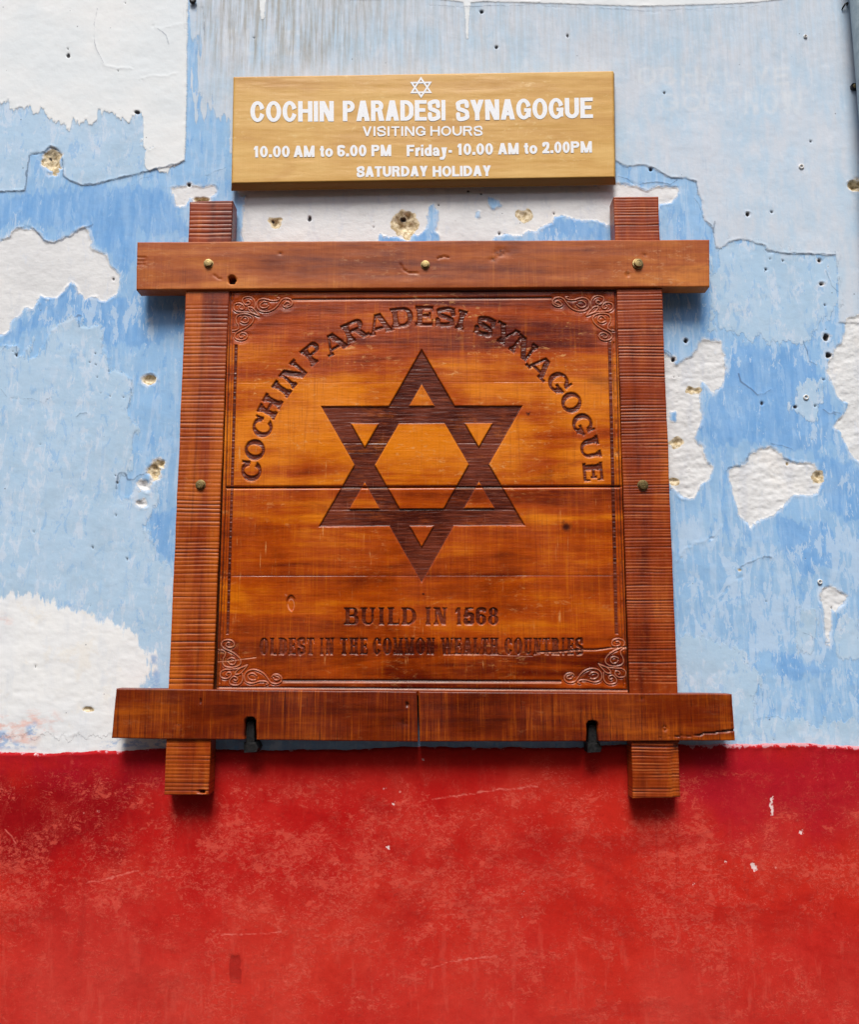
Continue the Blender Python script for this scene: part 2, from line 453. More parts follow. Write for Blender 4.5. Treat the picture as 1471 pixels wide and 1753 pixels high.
# ------------------------------------------------------------------ materials
def mat_wall():
    g = G("weathered limewash over plaster")
    n1 = g.noise(1, 4, .6, 95, 95, 13)           # vertical brush streaks
    n2 = g.noise(7, 4, .6)                        # cloudy
    n3 = g.noise(260, 3, .6)                      # grain
    n4 = g.noise(1, 5, .65, 42, 42, 11, 3.1)      # wider streaks
    edge = g.mul(g.add(g.noise(330, 3, .6), -.5), 5.0)
    st = g.ss(g.add(g.mul(n1, .55), g.mul(n4, .45)), .36, .64)
    col = g.mix(st, srgb(138, 180, 223), srgb(165, 198, 229))
    col = g.mix(g.ss(n2, .4, .68), col, srgb(146, 188, 230))
    col = g.mix(g.mul(g.ss(n1, .53, .565), .38), col, srgb(180, 205, 233))
    col = g.mix(g.mul(g.ss(g.noise(1, 6, .72, 70, 70, 17, 17.0, .4), .57, .60), .55), col, srgb(112, 165, 222))
    # strong blue showing through as vertical streaks
    dp = g.ss(g.add(g.attr('deep'), g.add(edge, g.mul(g.add(n1, -.5), 46))), -3, 5)
    dcol = g.mix(st, srgb(110, 163, 220), srgb(135, 179, 227))
    dst = g.noise(1, 6, .72, 62, 62, 11, 51.0, .6)
    dcol = g.mix(g.mul(g.ss(dst, .55, .585), .55), dcol, srgb(158, 194, 233))
    dcol = g.mix(g.mul(g.ss(dst, .43, .37), .35), dcol, srgb(94, 150, 214))
    col = g.mix(g.mul(dp, .9), col, dcol)
    # pale flakes left in the blue, drawn out downwards
    fl = g.noise(1, 5, .7, 75, 75, 22, 7.7, .4)
    fd = g.noise(5, 2, .5, off=2.2)
    fk = g.attr('flake')
    t0 = g.math('SUBTRACT', g.ss(fd, .35, .7, .70, .55), g.mul(fk, .13))
    fm = g.mul(g.ss(fl, t0, g.add(t0, .03)), .8)
    fl2 = g.noise(1, 6, .7, 34, 34, 17, 61.0, .9)
    t2 = g.math('SUBTRACT', .72, g.mul(fk, .17))
    fm = g.math('MAXIMUM', fm, g.mul(g.ss(fl2, t2, g.add(t2, .025)), .85))
    col = g.mix(fm, col, srgb(180, 206, 233))
    # thin skim coats over the blue
    lt1 = g.ss(g.add(g.attr('light'), edge), -1.2, 1.2)
    chipn = g.noise(1, 6, .72, 58, 58, 19, 12.3, .3)
    lt2 = g.ss(g.add(g.attr('light2'), g.add(edge, g.mul(g.add(chipn, -.5), 62))), -1.5, 1.5)
    lt = g.math('MAXIMUM', lt1, lt2)
    lcol = g.mix(n2, srgb(158, 194, 224), srgb(190, 212, 232))
    lcol = g.mix(g.mul(g.ss(n4, .5, .7), .5), lcol, srgb(198, 215, 234))
    lcol = g.mix(g.mul(g.ss(n1, .60, .68), .45), lcol, srgb(146, 186, 226))
    lcol = g.mix(g.mul(g.ss(g.noise(1, 6, .75, 50, 50, 20, 21.0, .5), .535, .585), .6), lcol, srgb(208, 220, 235))
    lcol = g.mix(g.mul(g.ss(g.noise(1, 6, .75, 64, 64, 24, 91.0, .5), .575, .61), .65), lcol, srgb(142, 183, 225))
    lcol = g.mix(g.mul(g.ss(g.noise(13, 5, .7, off=31), .50, .64), .5), lcol, srgb(166, 192, 214))
    col = g.mix(g.mul(lt, .93), col, lcol)
    pl = g.ss(g.add(g.attr('pale'), edge), -1.6, 1.6)
    pcol = g.mix(g.ss(g.add(g.mul(n2, .6), g.mul(n4, .4)), .36, .62), srgb(182, 206, 226), srgb(203, 212, 223))
    pcol = g.mix(g.mul(g.ss(n4, .45, .75), .45), pcol, srgb(209, 213, 221))
    pcol = g.mix(g.mul(g.ss(g.noise(1, 6, .72, 46, 46, 20, 27.0, .5), .54, .64), .4), pcol, srgb(214, 221, 231))
    pcol = g.mix(g.mul(g.ss(n1, .60, .70), .3), pcol, srgb(168, 188, 210))
    col = g.mix(g.mul(pl, .95), col, pcol)
    gh = g.mul(g.ss(g.add(g.attr('ghost'), edge), -3.0, 3.5), g.ss(n4, .3, .6, .25, .75))
    col = g.mix(g.mul(gh, .75), col, srgb(216, 223, 230))
    # rain grime under the ledge
    gr = g.mul(g.attr('grime'), g.ss(g.noise(1, 5, .7, 130, 130, 7, 5.5), .36, .66))
    col = g.mix(g.mul(gr, .85), col, srgb(158, 155, 145))
    gw = g.mul(g.attr('grime'), g.ss(g.noise(1, 4, .7, 160, 160, 9, 9.5), .60, .72))
    col = g.mix(g.mul(gw, .6), col, srgb(216, 222, 230))
    # white paint at the top, bare white plaster in the scars
    tw = g.ss(g.add(g.attr('topwhite'), g.mul(edge, .8)), -1.0, 1.0)
    col = g.mix(tw, col, g.mix(g.ss(n2, .35, .7), srgb(222, 229, 233), srgb(231, 234, 235)))
    wh_s = g.add(g.attr('white'), g.add(edge, g.mul(g.add(chipn, -.5), 17)))
    wh = g.ss(wh_s, -1.0, 1.0)
    wc = g.mix(g.ss(n2, .3, .7), srgb(216, 218, 220), srgb(230, 232, 233))
    wc = g.mix(g.mul(g.ss(n4, .52, .68), .5), wc, srgb(200, 205, 214))
    wc = g.mix(g.mul(g.ss(n2, .52, .7), .4), wc, srgb(226, 216, 204))
    wc = g.mix(g.mul(g.ss(g.noise(1, 6, .72, 60, 60, 26, 41.0, .4), .57, .64), .4), wc, srgb(206, 214, 226))
    wc = g.mix(g.mul(g.ss(g.noise(90, 4, .7, off=4), .66, .74), .5), wc, srgb(168, 166, 164))
    col = g.mix(wh, col, wc)
    ww = g.ss(g.add(g.attr('whwash'), g.add(edge, g.mul(g.add(g.noise(1, 6, .72, 70, 70, 14, 71.0, .3), -.5), 60))), -3.0, 4.0)
    wwc = g.mix(g.ss(n2, .3, .7), srgb(226, 230, 234), srgb(236, 238, 238))
    wwc = g.mix(g.mul(g.ss(n4, .50, .70), .4), wwc, srgb(206, 214, 224))
    wwc = g.mix(g.mul(g.ss(g.noise(16, 5, .7, off=73), .54, .68), .35), wwc, srgb(232, 224, 208))
    col = g.mix(ww, col, wwc)
    rim = g.mul(g.ss(g.add(wh_s, g.mul(g.add(fl, -.5), 14)), -4.5, -1.0), g.math('SUBTRACT', 1.0, wh))
    col = g.mix(g.mul(rim, .45), col, srgb(205, 218, 234))
    pk = g.mul(g.ss(g.attr('pink'), -14, 16), g.ss(g.noise(28, 4, .65, 1, 1, 2, 1.7), .45, .66))
    col = g.mix(g.mul(pk, .6), col, srgb(226, 160, 140))
    bl = g.mul(g.ss(g.attr('bluebit'), -5, 5), g.ss(g.noise(60, 4, .65, 1, 1, 1.6, 6.7), .42, .58))
    col = g.mix(g.mul(bl, .8), col, srgb(140, 172, 214))
    # hairline cracks and layer lips with painted shadow lines, pits, broken-out holes
    ck = g.ss(g.attr('crack'), -1.3, .5)
    col = g.mix(g.mul(ck, .62), col, srgb(78, 92, 118))
    ho = g.ss(g.add(g.attr('hole'), g.mul(edge, .5)), -.8, .8)
    hc = g.mix(g.ss(g.noise(140, 4, .7), .38, .62), srgb(176, 156, 120), srgb(232, 218, 188))
    hc = g.mix(g.mul(g.ss(g.noise(300, 3, .7, off=3), .6, .7), .7), hc, srgb(88, 76, 58))
    col = g.mix(ho, col, hc)
    dt = g.ss(g.attr('dot'), -.8, .9)
    col = g.mix(g.mul(dt, .9), col, srgb(62, 58, 62))
    sp = g.ss(g.voro(34, rnd=1.0), .035, .05, 1, 0)
    sp = g.mul(sp, g.ss(g.noise(9, 2, .5, off=8), .5, .6))
    col = g.mix(g.mul(sp, .7), col, srgb(80, 84, 96))
    col = g.mix(.10, col, g.mix(n3, (.25, .25, .25), (1, 1, 1)), 'OVERLAY')
    hgt = g.add(g.mul(n3, .25), g.mul(g.noise(75, 5, .65), .6))
    b1 = g.bump(hgt, .0011, .55)
    b2 = g.bump(g.add(g.add(g.mul(lt, .5), g.mul(pl, .5)), g.add(g.mul(tw, .6), g.mul(g.mul(wh, g.noise(45, 5, .7, 1, 1, 1.5, 2)), 1.5))), .0009, .8, b1)
    return g.out(col, .93, b2, .25)

def mat_dado():
    g = G("worn red oxide paint")
    big = g.noise(2.2, 3, .5); mid = g.noise(11, 5, .65); fine = g.noise(85, 5, .72, 1, 1, 1, 1.0, .6)
    fine2 = g.noise(150, 4, .7, 1, 1, .8, 4.0, .4); str_ = g.noise(1, 5, .65, 60, 60, 12)
    z = g.xyz()[2]
    col = g.mix(g.ss(mid, .35, .66), srgb(176, 15, 13), srgb(190, 34, 28))
    col = g.mix(g.mul(g.ss(big, .42, .62), .5), col, srgb(204, 48, 30))
    dk = g.ss(g.add(g.attr('dark'), g.mul(g.add(mid, -.5), 260)), -40, 60)
    col = g.mix(dk, col, srgb(142, 0, 8))
    mg = g.ss(g.add(g.attr('magenta'), g.mul(g.add(mid, -.5), 200)), -60, 60)
    col = g.mix(g.mul(mg, .85), col, srgb(166, 12, 34))
    wear = g.ss(g.add(g.attr('wear'), g.mul(g.add(mid, -.5), 1.1)), .1, .9)
    # scuffs: sharp little flakes and curved scratches of lighter red
    f1 = g.noise(95, 6, .75, 1, 1, 1.3, 1.0, .9); f2 = g.noise(48, 6, .72, 1, 1, 1.8, 6.0, .6); f3 = g.noise(60, 5, .65, 1.2, 1, 1.6, 16.0, .8)
    dens = g.add(g.mul(wear, .55), g.mul(g.noise(7, 5, .68, .8, 1, 1.3, 23), .9))
    th = g.ss(dens, .48, .98, .70, .53)
    sc_ = g.math('MAXIMUM', g.ss(f1, th, g.add(th, .022)), g.ss(f2, g.add(th, .02), g.add(th, .035)))
    rl = g.mul(g.ss(g.math('ABSOLUTE', g.add(f3, -.5)), .020, .006), g.ss(g.noise(30, 4, .7, off=33), .50, .60))
    rl2 = g.mul(g.ss(g.math('ABSOLUTE', g.add(f2, -.53)), .012, .004), g.ss(g.noise(24, 4, .7, off=38), .53, .62))
    sc_ = g.math('MAXIMUM', sc_, g.mul(g.math('MAXIMUM', rl, rl2), g.ss(dens, .4, .75)))
    col = g.mix(g.mul(g.ss(g.noise(5, 5, .7, off=9), .46, .66), g.mul(wear, .42)), col, srgb(206, 66, 48))
    col = g.mix(g.mul(sc_, .52), col, srgb(214, 86, 70))
    f5 = g.noise(190, 6, .8, .8, 1, 1.5, 52, 1.2); f6 = g.noise(260, 5, .8, 1.2, 1, .8, 57, .8)
    t5 = g.ss(dens, .42, .95, .70, .565)
    col = g.mix(g.mul(g.ss(f5, t5, g.add(t5, .015)), .6), col, srgb(220, 104, 90))
    t6 = g.ss(dens, .30, .80, .60, .68)
    col = g.mix(g.mul(g.ss(f6, t6, g.add(t6, .02)), .55), col, srgb(140, 8, 12))
    sc2 = g.mul(g.ss(fine2, .60, .66), g.ss(mid, .46, .6))
    col = g.mix(g.mul(sc2, .25), col, srgb(216, 96, 84))
    dk2 = g.ss(g.add(g.mul(g.noise(130, 6, .78, 1, 1, 1, 12, 1.0), .75), g.mul(str_, .25)), .54, .60)
    col = g.mix(g.mul(dk2, g.ss(mid, .35, .6, .5, .15)), col, srgb(150, 12, 14))
    col = g.mix(g.mul(g.ss(str_, .53, .68), g.ss(z, 1.15, .95, .1, .5)), col, srgb(212, 84, 70))
    col = g.mix(g.mul(g.ss(g.noise(1, 5, .7, 90, 90, 16, 19), .58, .66), g.ss(z, 1.15, .95, .05, .4)), col, srgb(168, 28, 24))
    wash = g.noise(1, 4, .6, 3.2, 3, 7.5, 44, .8)
    col = g.mix(g.mul(g.ss(wash, .54, .66), .38), col, srgb(152, 10, 12))
    run = g.mul(g.ss(g.noise(1, 4, .65, 34, 30, 1.6, 47), .58, .68), g.ss(g.noise(3, 2, .5, off=48), .45, .6))
    col = g.mix(g.mul(run, .35), col, srgb(150, 14, 16))
    ch = g.ss(g.add(g.voro(26), g.mul(g.add(fine2, -.5), .18)), .03, .05, 1, 0); ch = g.mul(ch, g.ss(g.noise(9, 3, .6, off=3), .52, .60))
    col = g.mix(g.mul(ch, .7), col, srgb(224, 140, 130))
    low = g.ss(g.add(z, g.mul(g.add(big, -.5), .35)), 1.16, .96)
    col = g.mix(g.mul(low, g.ss(g.noise(4, 6, .7, 1, 1, .6, 81), .36, .62, .15, .55)), col, srgb(206, 70, 58))
    scr = g.ss(g.attr('scratch'), -.9, .5)
    col = g.mix(g.mul(scr, g.ss(fine2, .3, .6, .2, .8)), col, srgb(222, 110, 98))
    col = g.mix(g.ss(g.add(g.attr('chip'), g.mul(g.add(g.noise(230, 4, .7, off=5), -.56), 16)), -.8, .8), col, srgb(236, 206, 204))
    col = g.mix(g.ss(g.attr('patch'), -1.0, 1.0, 0, .55), col, srgb(140, 24, 22))
    up = g.ss(g.add(g.attr('lip'), g.mul(g.add(g.noise(45, 5, .75, off=5), -.56), 42)), -1, 1)
    col = g.mix(g.mul(up, .75), col, srgb(206, 158, 166))
    col = g.mix(.12, col, g.mix(fine2, (.2, .2, .2), (1, 1, 1)), 'OVERLAY')
    b1 = g.bump(g.add(g.add(g.mul(fine, .6), g.mul(mid, .9)), g.mul(f6, .35)), .0014, .7)
    b2 = g.bump(g.add(g.mul(sc_, .4), g.mul(str_, .4)), .0006, .6, b1)
    return g.out(col, g.ss(mid, .3, .7, .7, .85), b2, .14)

def mat_wood(name, dark, midc, light, grain_x=True, saw_vertical=True, saw=.3, rough=.42,  coat=.25, wear=0.0, wearcol=(215, 160, 110), carve=False, groove=False, off=0.0, satn=1.0, bands=1.0):
    g = G(name)
    gx, gz = (1.6, 15) if grain_x else (15, 1.6)
    a = g.noise(1, 5, .62, gx, 3, gz, off, .5)              # broad bands along the grain
    b = g.noise(1, 5, .6, gx * 3.2, 9, gz * 5, off + 3, .8)   # finer grain
    c = g.noise(8, 4, .6, off=off + 1)                       # stain clouds
    d = g.noise(22, 4, .6, off=off + 2)
    k = g.add(g.mul(a, .62 * bands), g.add(g.mul(b, .2), g.add(g.mul(c, .26), g.mul(d, .12))))
    k = g.add(k, .1 * (1 - bands) * 3.1)
    if carve: k = g.add(k, g.attr('tone_falloff'))
    col = g.mix(g.ss(k, .40, .60), dark, midc)
    col = g.mix(g.ss(k, .56, .76), col, light)
    # fine saw marks across the board
    sx, sz = (420, 9) if saw_vertical else (9, 420)
    s1 = g.noise(1, 3, .6, sx, 60, sz, off); s2 = g.noise(1, 3, .6, sx * (.33 if saw_vertical else .4), 40, sz * .6, off + 5)
    sm = g.add(g.mul(s1, .6), g.mul(s2, .4))
    swm = g.ss(g.add(g.mul(c, .6), g.mul(d, .4)), .40, .60, .15, 1.0)
    col = g.mix(g.mul(g.mul(g.ss(sm, .50, .66), saw), swm), col, light)
    col = g.mix(g.mul(g.mul(g.ss(sm, .50, .36), saw * .9), swm), col, dark)
    dkp = g.ss(g.noise(1, 5, .65, gx * 2.6, 5, gz * .9, off + 13, .6), .56, .70)
    col = g.mix(g.mul(dkp, .45), col, dark)
    rg = rough
    if wear > 0:
        wn = g.mul(g.ss(g.noise(1, 6, .72, 60, 60, 150, off + 2, .5), .54, .68), g.ss(g.noise(9, 4, .6, 1, 1, 2.2, off + 8), .44, .66))
        if carve: wn = g.mul(wn, g.attr('wear'))
        col = g.mix(g.mul(wn, wear), col, srgb(*wearcol))
        ws = g.mul(g.ss(g.noise(1, 5, .7, 260, 60, 18, off + 6), .60, .70), g.ss(g.noise(13, 3, .6, off=off + 4), .5, .65))
        col = g.mix(g.mul(ws, wear * .7), col, srgb(*wearcol))
    fl = g.ss(g.voro(48, 1.6, 1, 1), .03, .05, 1, 0)
    col = g.mix(g.mul(fl, .35), col, dark)
    pore = g.noise(1, 3, .6, (70 if grain_x else 900), 80, (900 if grain_x else 70), off + 21)
    col = g.mix(g.mul(g.ss(pore, .58, .68), .28), col, dark)
    col = g.mix(g.mul(g.ss(pore, .40, .32), .16), col, light)
    bsum = g.add(g.add(g.mul(sm, .7), g.mul(b, .5)), g.mul(pore, .35))
    if carve:
        cv = g.attr('carve')
        fn = g.noise(1, 5, .7, 26, 40, 330, off + 4)
        fc = g.mix(g.ss(g.add(g.mul(fn, .5), g.mul(c, .5)), .38, .62), srgb(62, 16, 6), srgb(116, 48, 24))
        fc = g.mix(g.mul(g.ss(g.noise(1, 4, .7, 20, 40, 420, off + 7), .62, .70), .42), fc, srgb(172, 112, 88))
        fc = g.mix(g.mul(g.ss(g.noise(1, 4, .7, 380, 40, 24, off + 9), .64, .70), .4), fc, srgb(150, 96, 76))
        wr = g.ss(g.add(g.mul(g.noise(14, 6, .72, 1, 1, 1.6, off + 31), .7), g.mul(fn, .3)), .52, .66, 0, .4)
        fc = g.mix(wr, fc, g.mix(.5, srgb(150, 70, 26), col))
        col = g.mix(g.ss(cv, .25, .85), col, fc)
        col = g.mix(g.mul(g.ss(g.attr('line'), .1, .9), .75), col, srgb(52, 18, 8))
        col = g.mix(g.mul(g.ss(g.attr('ridge'), .3, .9), .62), col, srgb(206, 142, 112))  # pale lips of the carving: caught light put into the colour
        bsum = g.add(bsum, g.mul(g.mul(cv, fn), .7))
        kn = g.attr('knot')
        col = g.mix(g.ss(kn, .2, .9), col, srgb(60, 16, 4))
    if groove:
        gv = g.attr('groove')
        col = g.mix(g.mul(g.ss(gv, .15, .9), .82), col, g.mix(.6, dark, (.008, .003, .002)))
        col = g.mix(g.mul(g.ss(gv, -.15, -.8), .50), col, g.mix(.55, light, srgb(226, 150, 96)))
    bn = g.bump(bsum, .0007, .5)
    bn = g.bump(d, .002, .15, bn)
    return g.out(col, g.ss(c, .3, .7, rg - .07, rg + .1), bn, .32, coat, .25)

M_WALL = mat_wall(); M_DADO = mat_dado()
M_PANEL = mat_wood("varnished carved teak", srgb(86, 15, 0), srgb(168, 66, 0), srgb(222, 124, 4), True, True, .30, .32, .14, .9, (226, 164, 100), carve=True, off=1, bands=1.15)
M_BEAM_TOP = mat_wood("paler teak beam", srgb(98, 30, 6), srgb(162, 78, 22), srgb(204, 124, 50), True, True, .25, .5, .04, .4, (214, 162, 116), off=4, bands=1.1, groove=True)  # paler wood with less varnish than the lower beam
M_BEAM_LOW = mat_wood("shade-darkened teak beam", srgb(62, 8, 0), srgb(112, 34, 0), srgb(170, 80, 4), True, True, .95, .38, .10, .12, (220, 160, 110), off=7, bands=.9, groove=True)  # wood colour darkened for the weaker light low on the sign
M_POST = mat_wood("ribbed teak post", srgb(80, 15, 2), srgb(142, 52, 6), srgb(192, 96, 20), False, False, .3, .4, .14, .2, (220, 160, 110), groove=True, off=9, bands=1.0)
M_BACK = mat_wood("dull teak back board", srgb(40, 14, 6), srgb(70, 30, 10), srgb(90, 44, 16), off=12)
M_HOURS = mat_wood("golden varnished board", srgb(184, 132, 58), srgb(206, 160, 82), srgb(222, 182, 108), True, True, .10, .45, .06, .6, (230, 200, 138), off=15, groove=True, bands=.8)

def mat_simple(name, c1, c2, rough, metal=0.0, scale=200, spec=.5):
    g = G(name)
    n = g.noise(scale, 4, .65)
    col = g.mix(g.ss(n, .35, .65), c1, c2)
    return g.out(col, g.ss(n, .3, .7, rough - .08, rough + .08), g.bump(n, .0005, .5), spec, metal=metal)

M_PAINT = mat_simple("white sign paint", srgb(226, 230, 236), srgb(238, 240, 243), .6, 0, 300)
M_BRASS = mat_simple("dull brass", (.17, .12, .045), (.34, .26, .12), .45, .85, 900)
M_IRON = mat_simple("black iron", (.006, .007, .008), (.02, .02, .021), .5, .3, 300)
M_PIPE = mat_simple("grey painted pipe", srgb(128, 146, 156), srgb(150, 166, 174), .5, 0, 60)
M_PLUG = mat_simple("white plastic plug", srgb(214, 212, 208), srgb(232, 230, 226), .45, 0, 300)
M_DARK = mat_simple("shadowed bore", (.004, .004, .004), (.01, .01, .01), .8, 0, 300)
M_STONE = mat_simple("lane paving", srgb(70, 66, 62), srgb(96, 90, 84), .85, 0, 14)

# ------------------------------------------------------------------ ground
def ground():
    me = bpy.data.meshes.new("lane")
    me.from_pydata([(-60, -60, 0), (60, -60, 0), (60, .3, 0), (-60, .3, 0)], [], [(0, 1, 2, 3)])
    me.materials.append(M_STONE)
    o = bpy.data.objects.new("lane", me); COL.objects.link(o); tag(o, kind='structure')
ground()

# ------------------------------------------------------------------ unseen house across the lane, added to block low sky and darken reflections
def house():
    H = tag(empty("added_house", (0, -5.2, 0)), "unseen cream house added across the lane to block low sky", "house")
    def boxes(name, bs, mat):
        V = []; F = []
        for x0, y0, z0, x1, y1, z1 in bs:
            b = len(V)
            V += [(x0, y0, z0), (x1, y0, z0), (x1, y1, z0), (x0, y1, z0), (x0, y0, z1), (x1, y0, z1), (x1, y1, z1), (x0, y1, z1)]
            F += [(b, b + 3, b + 2, b + 1), (b + 4, b + 5, b + 6, b + 7), (b, b + 1, b + 5, b + 4), (b + 1, b + 2, b + 6, b + 5), (b + 2, b + 3, b + 7, b + 6), (b + 3, b, b + 4, b + 7)]
        me = bpy.data.meshes.new(name); me.from_pydata(V, [], F); me.materials.append(mat)
        o = bpy.data.objects.new(name, me); COL.objects.link(o); place(o, H)
    cream = mat_simple("cream limewash", srgb(150, 128, 96), srgb(176, 154, 118), .9, 0, 6)
    green = mat_simple("added house green shutter paint", srgb(40, 74, 62), srgb(56, 92, 76), .6, 0, 20)
    tile = mat_simple("added house clay roof tiles", srgb(96, 52, 36), srgb(132, 74, 50), .85, 0, 16)
    boxes("wall", [(-9, -6.0, 0, 9, -5.2, HOUSE_H)], cream)
    for k in range(5):
        cx = -6 + 3 * k
        if k == 2: boxes("door", [(cx - .5, -5.2, 0, cx + .5, -5.16, 2.1)], green)
        else: boxes("window", [(cx - .45, -5.2, .95, cx + .45, -5.15, 2.15)], green)
    boxes("added_house_roof", [(-9.3, -6.4, HOUSE_H, 9.3, -4.9, HOUSE_H + .14)], tile)
HOUSE_H = 3.9
house()  # unseen house added to block low sky

# ------------------------------------------------------------------ the wall
EDGE = [(-900, 1290), (-60, 1286), (0, 1285), (60, 1286), (100, 1287), (190, 1284), (280, 1280), (420, 1281), (560, 1280), (700, 1278), (850, 1278), (1000, 1277), (1150, 1274), (1265, 1272), (1350, 1271), (1420, 1273), (1471, 1276), (2400, 1280)]
def dado_edge(U):
    e = np.array(EDGE, float)
    return np.interp(U, e[:, 0], e[:, 1]) + 3.0 * fbm(U / 75, U * 0 + 2.1, 71, 3) + 2.4 * fbm(U / 19, U * 0 + 4.1, 73, 4, .65)

TOPWHITE = [(-400, -900), (323, -900), (322, 0), (320, 130), (318, 240), (316, 276), (300, 283), (285, 290), (265, 292), (248, 286), (250, 262), (262, 252), (244, 256), (241, 240), (246, 218), (243, 193), (232, 190), (222, 208), (210, 200), (200, 206), (192, 192), (176, 190), (172, 208), (160, 212), (150, 206), (140, 213), (124, 204), (115, 222), (110, 210), (95, 213), (82, 200), (75, 187), (62, 192), (55, 180), (30, 184), (20, 190), (12, 178), (0, 182), (-400, 190)]
TOPBAND = [(560, -900), (1345, -900), (1345, -2), (1300, 4), (1200, 9), (1100, 12), (1000, 9), (900, 5), (830, 3), (806, 5), (803, 40), (801.5, 67), (798.5, 67), (797, 30), (794, 4), (735, -3), (600, 0), (597, 3), (594, 0), (575, -4), (456, -6), (452, 34), (447, 36), (443, -6)]
SKIM_L = [(-400, -900), (321, -900), (320, 180), (318, 240), (316, 276), (300, 283), (270, 290), (240, 297), (215, 303), (195, 307), (165, 316), (140, 318), (120, 310), (108, 300), (105, 268), (98, 256), (85, 251), (75, 260), (62, 263), (50, 265), (47, 290), (42, 327), (0, 329), (-400, 335)]
SCAR_L = [(-400, 380), (-40, 390), (0, 410), (15, 405), (20, 395), (35, 390), (55, 390), (65, 400), (72, 410), (80, 416), (95, 414), (110, 408), (120, 403), (130, 395), (142, 392), (152, 397), (155, 412), (153, 420), (165, 430), (180, 437), (185, 450), (195, 465), (203, 472), (204, 485), (200, 500), (190, 508), (180, 517), (172, 515), (165, 505), (150, 510), (145, 514), (137, 505), (130, 490), (122, 482), (113, 490), (105, 500), (95, 510), (80, 510), (68, 503), (65, 520), (55, 530), (40, 528), (35, 540), (20, 550), (15, 565), (5, 572), (-30, 590), (-400, 600)]
LIGHT_L = [(-400, 600), (0, 590), (28, 593), (31, 612), (45, 596), (56, 580), (57, 592), (50, 613), (62, 608), (75, 580), (90, 560), (110, 550), (130, 545), (137, 546), (136, 560), (150, 562), (168, 560), (172, 590), (180, 605), (190, 622), (190, 635), (210, 640), (226, 648), (225, 670), (222, 690), (215, 700), (230, 725), (236, 735), (225, 750), (222, 780), (220, 800), (205, 812), (198, 836), (215, 850), (232, 850), (235, 830), (262, 824), (272, 850), (258, 880), (245, 900), (262, 930), (268, 960), (285, 975), (310, 990), (400, 1000), (400, 1260), (-400, 1260)]
SCAR_BL = [(-400, 1018), (0, 1022), (25, 1020), (55, 1016), (75, 1022), (85, 1033), (110, 1037), (135, 1045), (150, 1050), (165, 1062), (185, 1064), (205, 1070), (215, 1078), (230, 1090), (240, 1105), (255, 1112), (268, 1120), (262, 1135), (268, 1145), (255, 1160), (245, 1176), (275, 1180), (300, 1190), (330, 1300), (-400, 1300)]
SCAR_TOP = [(402, 322), (700, 318), (1060, 314), (1090, 318), (1110, 328), (1125, 320), (1162, 320), (1163, 328), (1158, 336), (1150, 346), (1130, 350), (1128, 358), (1046, 372), (1040, 387), (1030, 380), (1010, 378), (985, 374), (965, 370), (950, 371), (945, 382), (930, 390), (915, 398), (905, 395), (893, 403), (850, 401), (842, 414), (838, 440), (756, 440), (752, 402), (745, 396), (750, 362), (743, 346), (735, 350), (732, 390), (700, 410), (680, 406), (650, 402), (642, 440), (424, 440), (412, 402), (405, 372), (412, 340)]
SCAR_TL = [(292, 322), (308, 318), (345, 320), (366, 318), (372, 325), (365, 335), (345, 342), (325, 340), (318, 352), (303, 352), (300, 335)]
SCAR_R1 = [(1130, 600), (1150, 612), (1158, 625), (1170, 620), (1182, 612), (1192, 600), (1195, 590), (1205, 583), (1225, 582), (1236, 585), (1241, 605), (1240, 640), (1235, 660), (1225, 677), (1215, 672), (1205, 655), (1200, 652), (1202, 690), (1203, 710), (1195, 735), (1190, 750), (1205, 765), (1210, 785), (1217, 800), (1215, 820), (1200, 835), (1190, 855), (1168, 850), (1150, 830), (1140, 800), (1130, 740)]
SCAR_R2 = [(1248, 805), (1260, 797), (1275, 795), (1285, 775), (1300, 768), (1320, 765), (1340, 780), (1355, 790), (1370, 792), (1395, 795), (1400, 808), (1412, 815), (1405, 830), (1400, 845), (1390, 850), (1375, 845), (1360, 848), (1350, 860), (1330, 878), (1310, 890), (1295, 895), (1285, 908), (1278, 895), (1265, 880), (1258, 855), (1252, 830)]
SCAR_R3 = [(1900, 520), (1480, 536), (1450, 545), (1447, 560), (1440, 588), (1430, 602), (1420, 620), (1417, 640), (1425, 660), (1440, 680), (1455, 690), (1450, 705), (1440, 715), (1430, 730), (1440, 740), (1450, 760), (1462, 785), (1475, 795), (1900, 840)]
SCAR_R4 = [(1405, 1018), (1412, 1006), (1425, 1003), (1437, 1010), (1451, 1020), (1446, 1035), (1430, 1047), (1424, 1042), (1425, 1075), (1421, 1104), (1414, 1080), (1408, 1045)]
PALE = [(323, -900), (2400, -900), (2400, 560), (1600, 560), (1437, 552), (1436, 500), (1433, 437), (1412, 438), (1390, 435), (1350, 435), (1313, 430), (1310, 422), (1290, 413), (1270, 410), (1250, 415), (1236, 426), (1225, 424), (1224, 408), (1221, 390), (1205, 376), (1203, 345), (1195, 331), (1194, 312), (1175, 305), (1150, 305), (1140, 300), (1120, 288), (1100, 283), (1075, 286), (1058, 277), (1000, 260), (395, 260), (392, 210), (372, 200), (346, 195), (340, 110), (332, 40), (322, 20)]
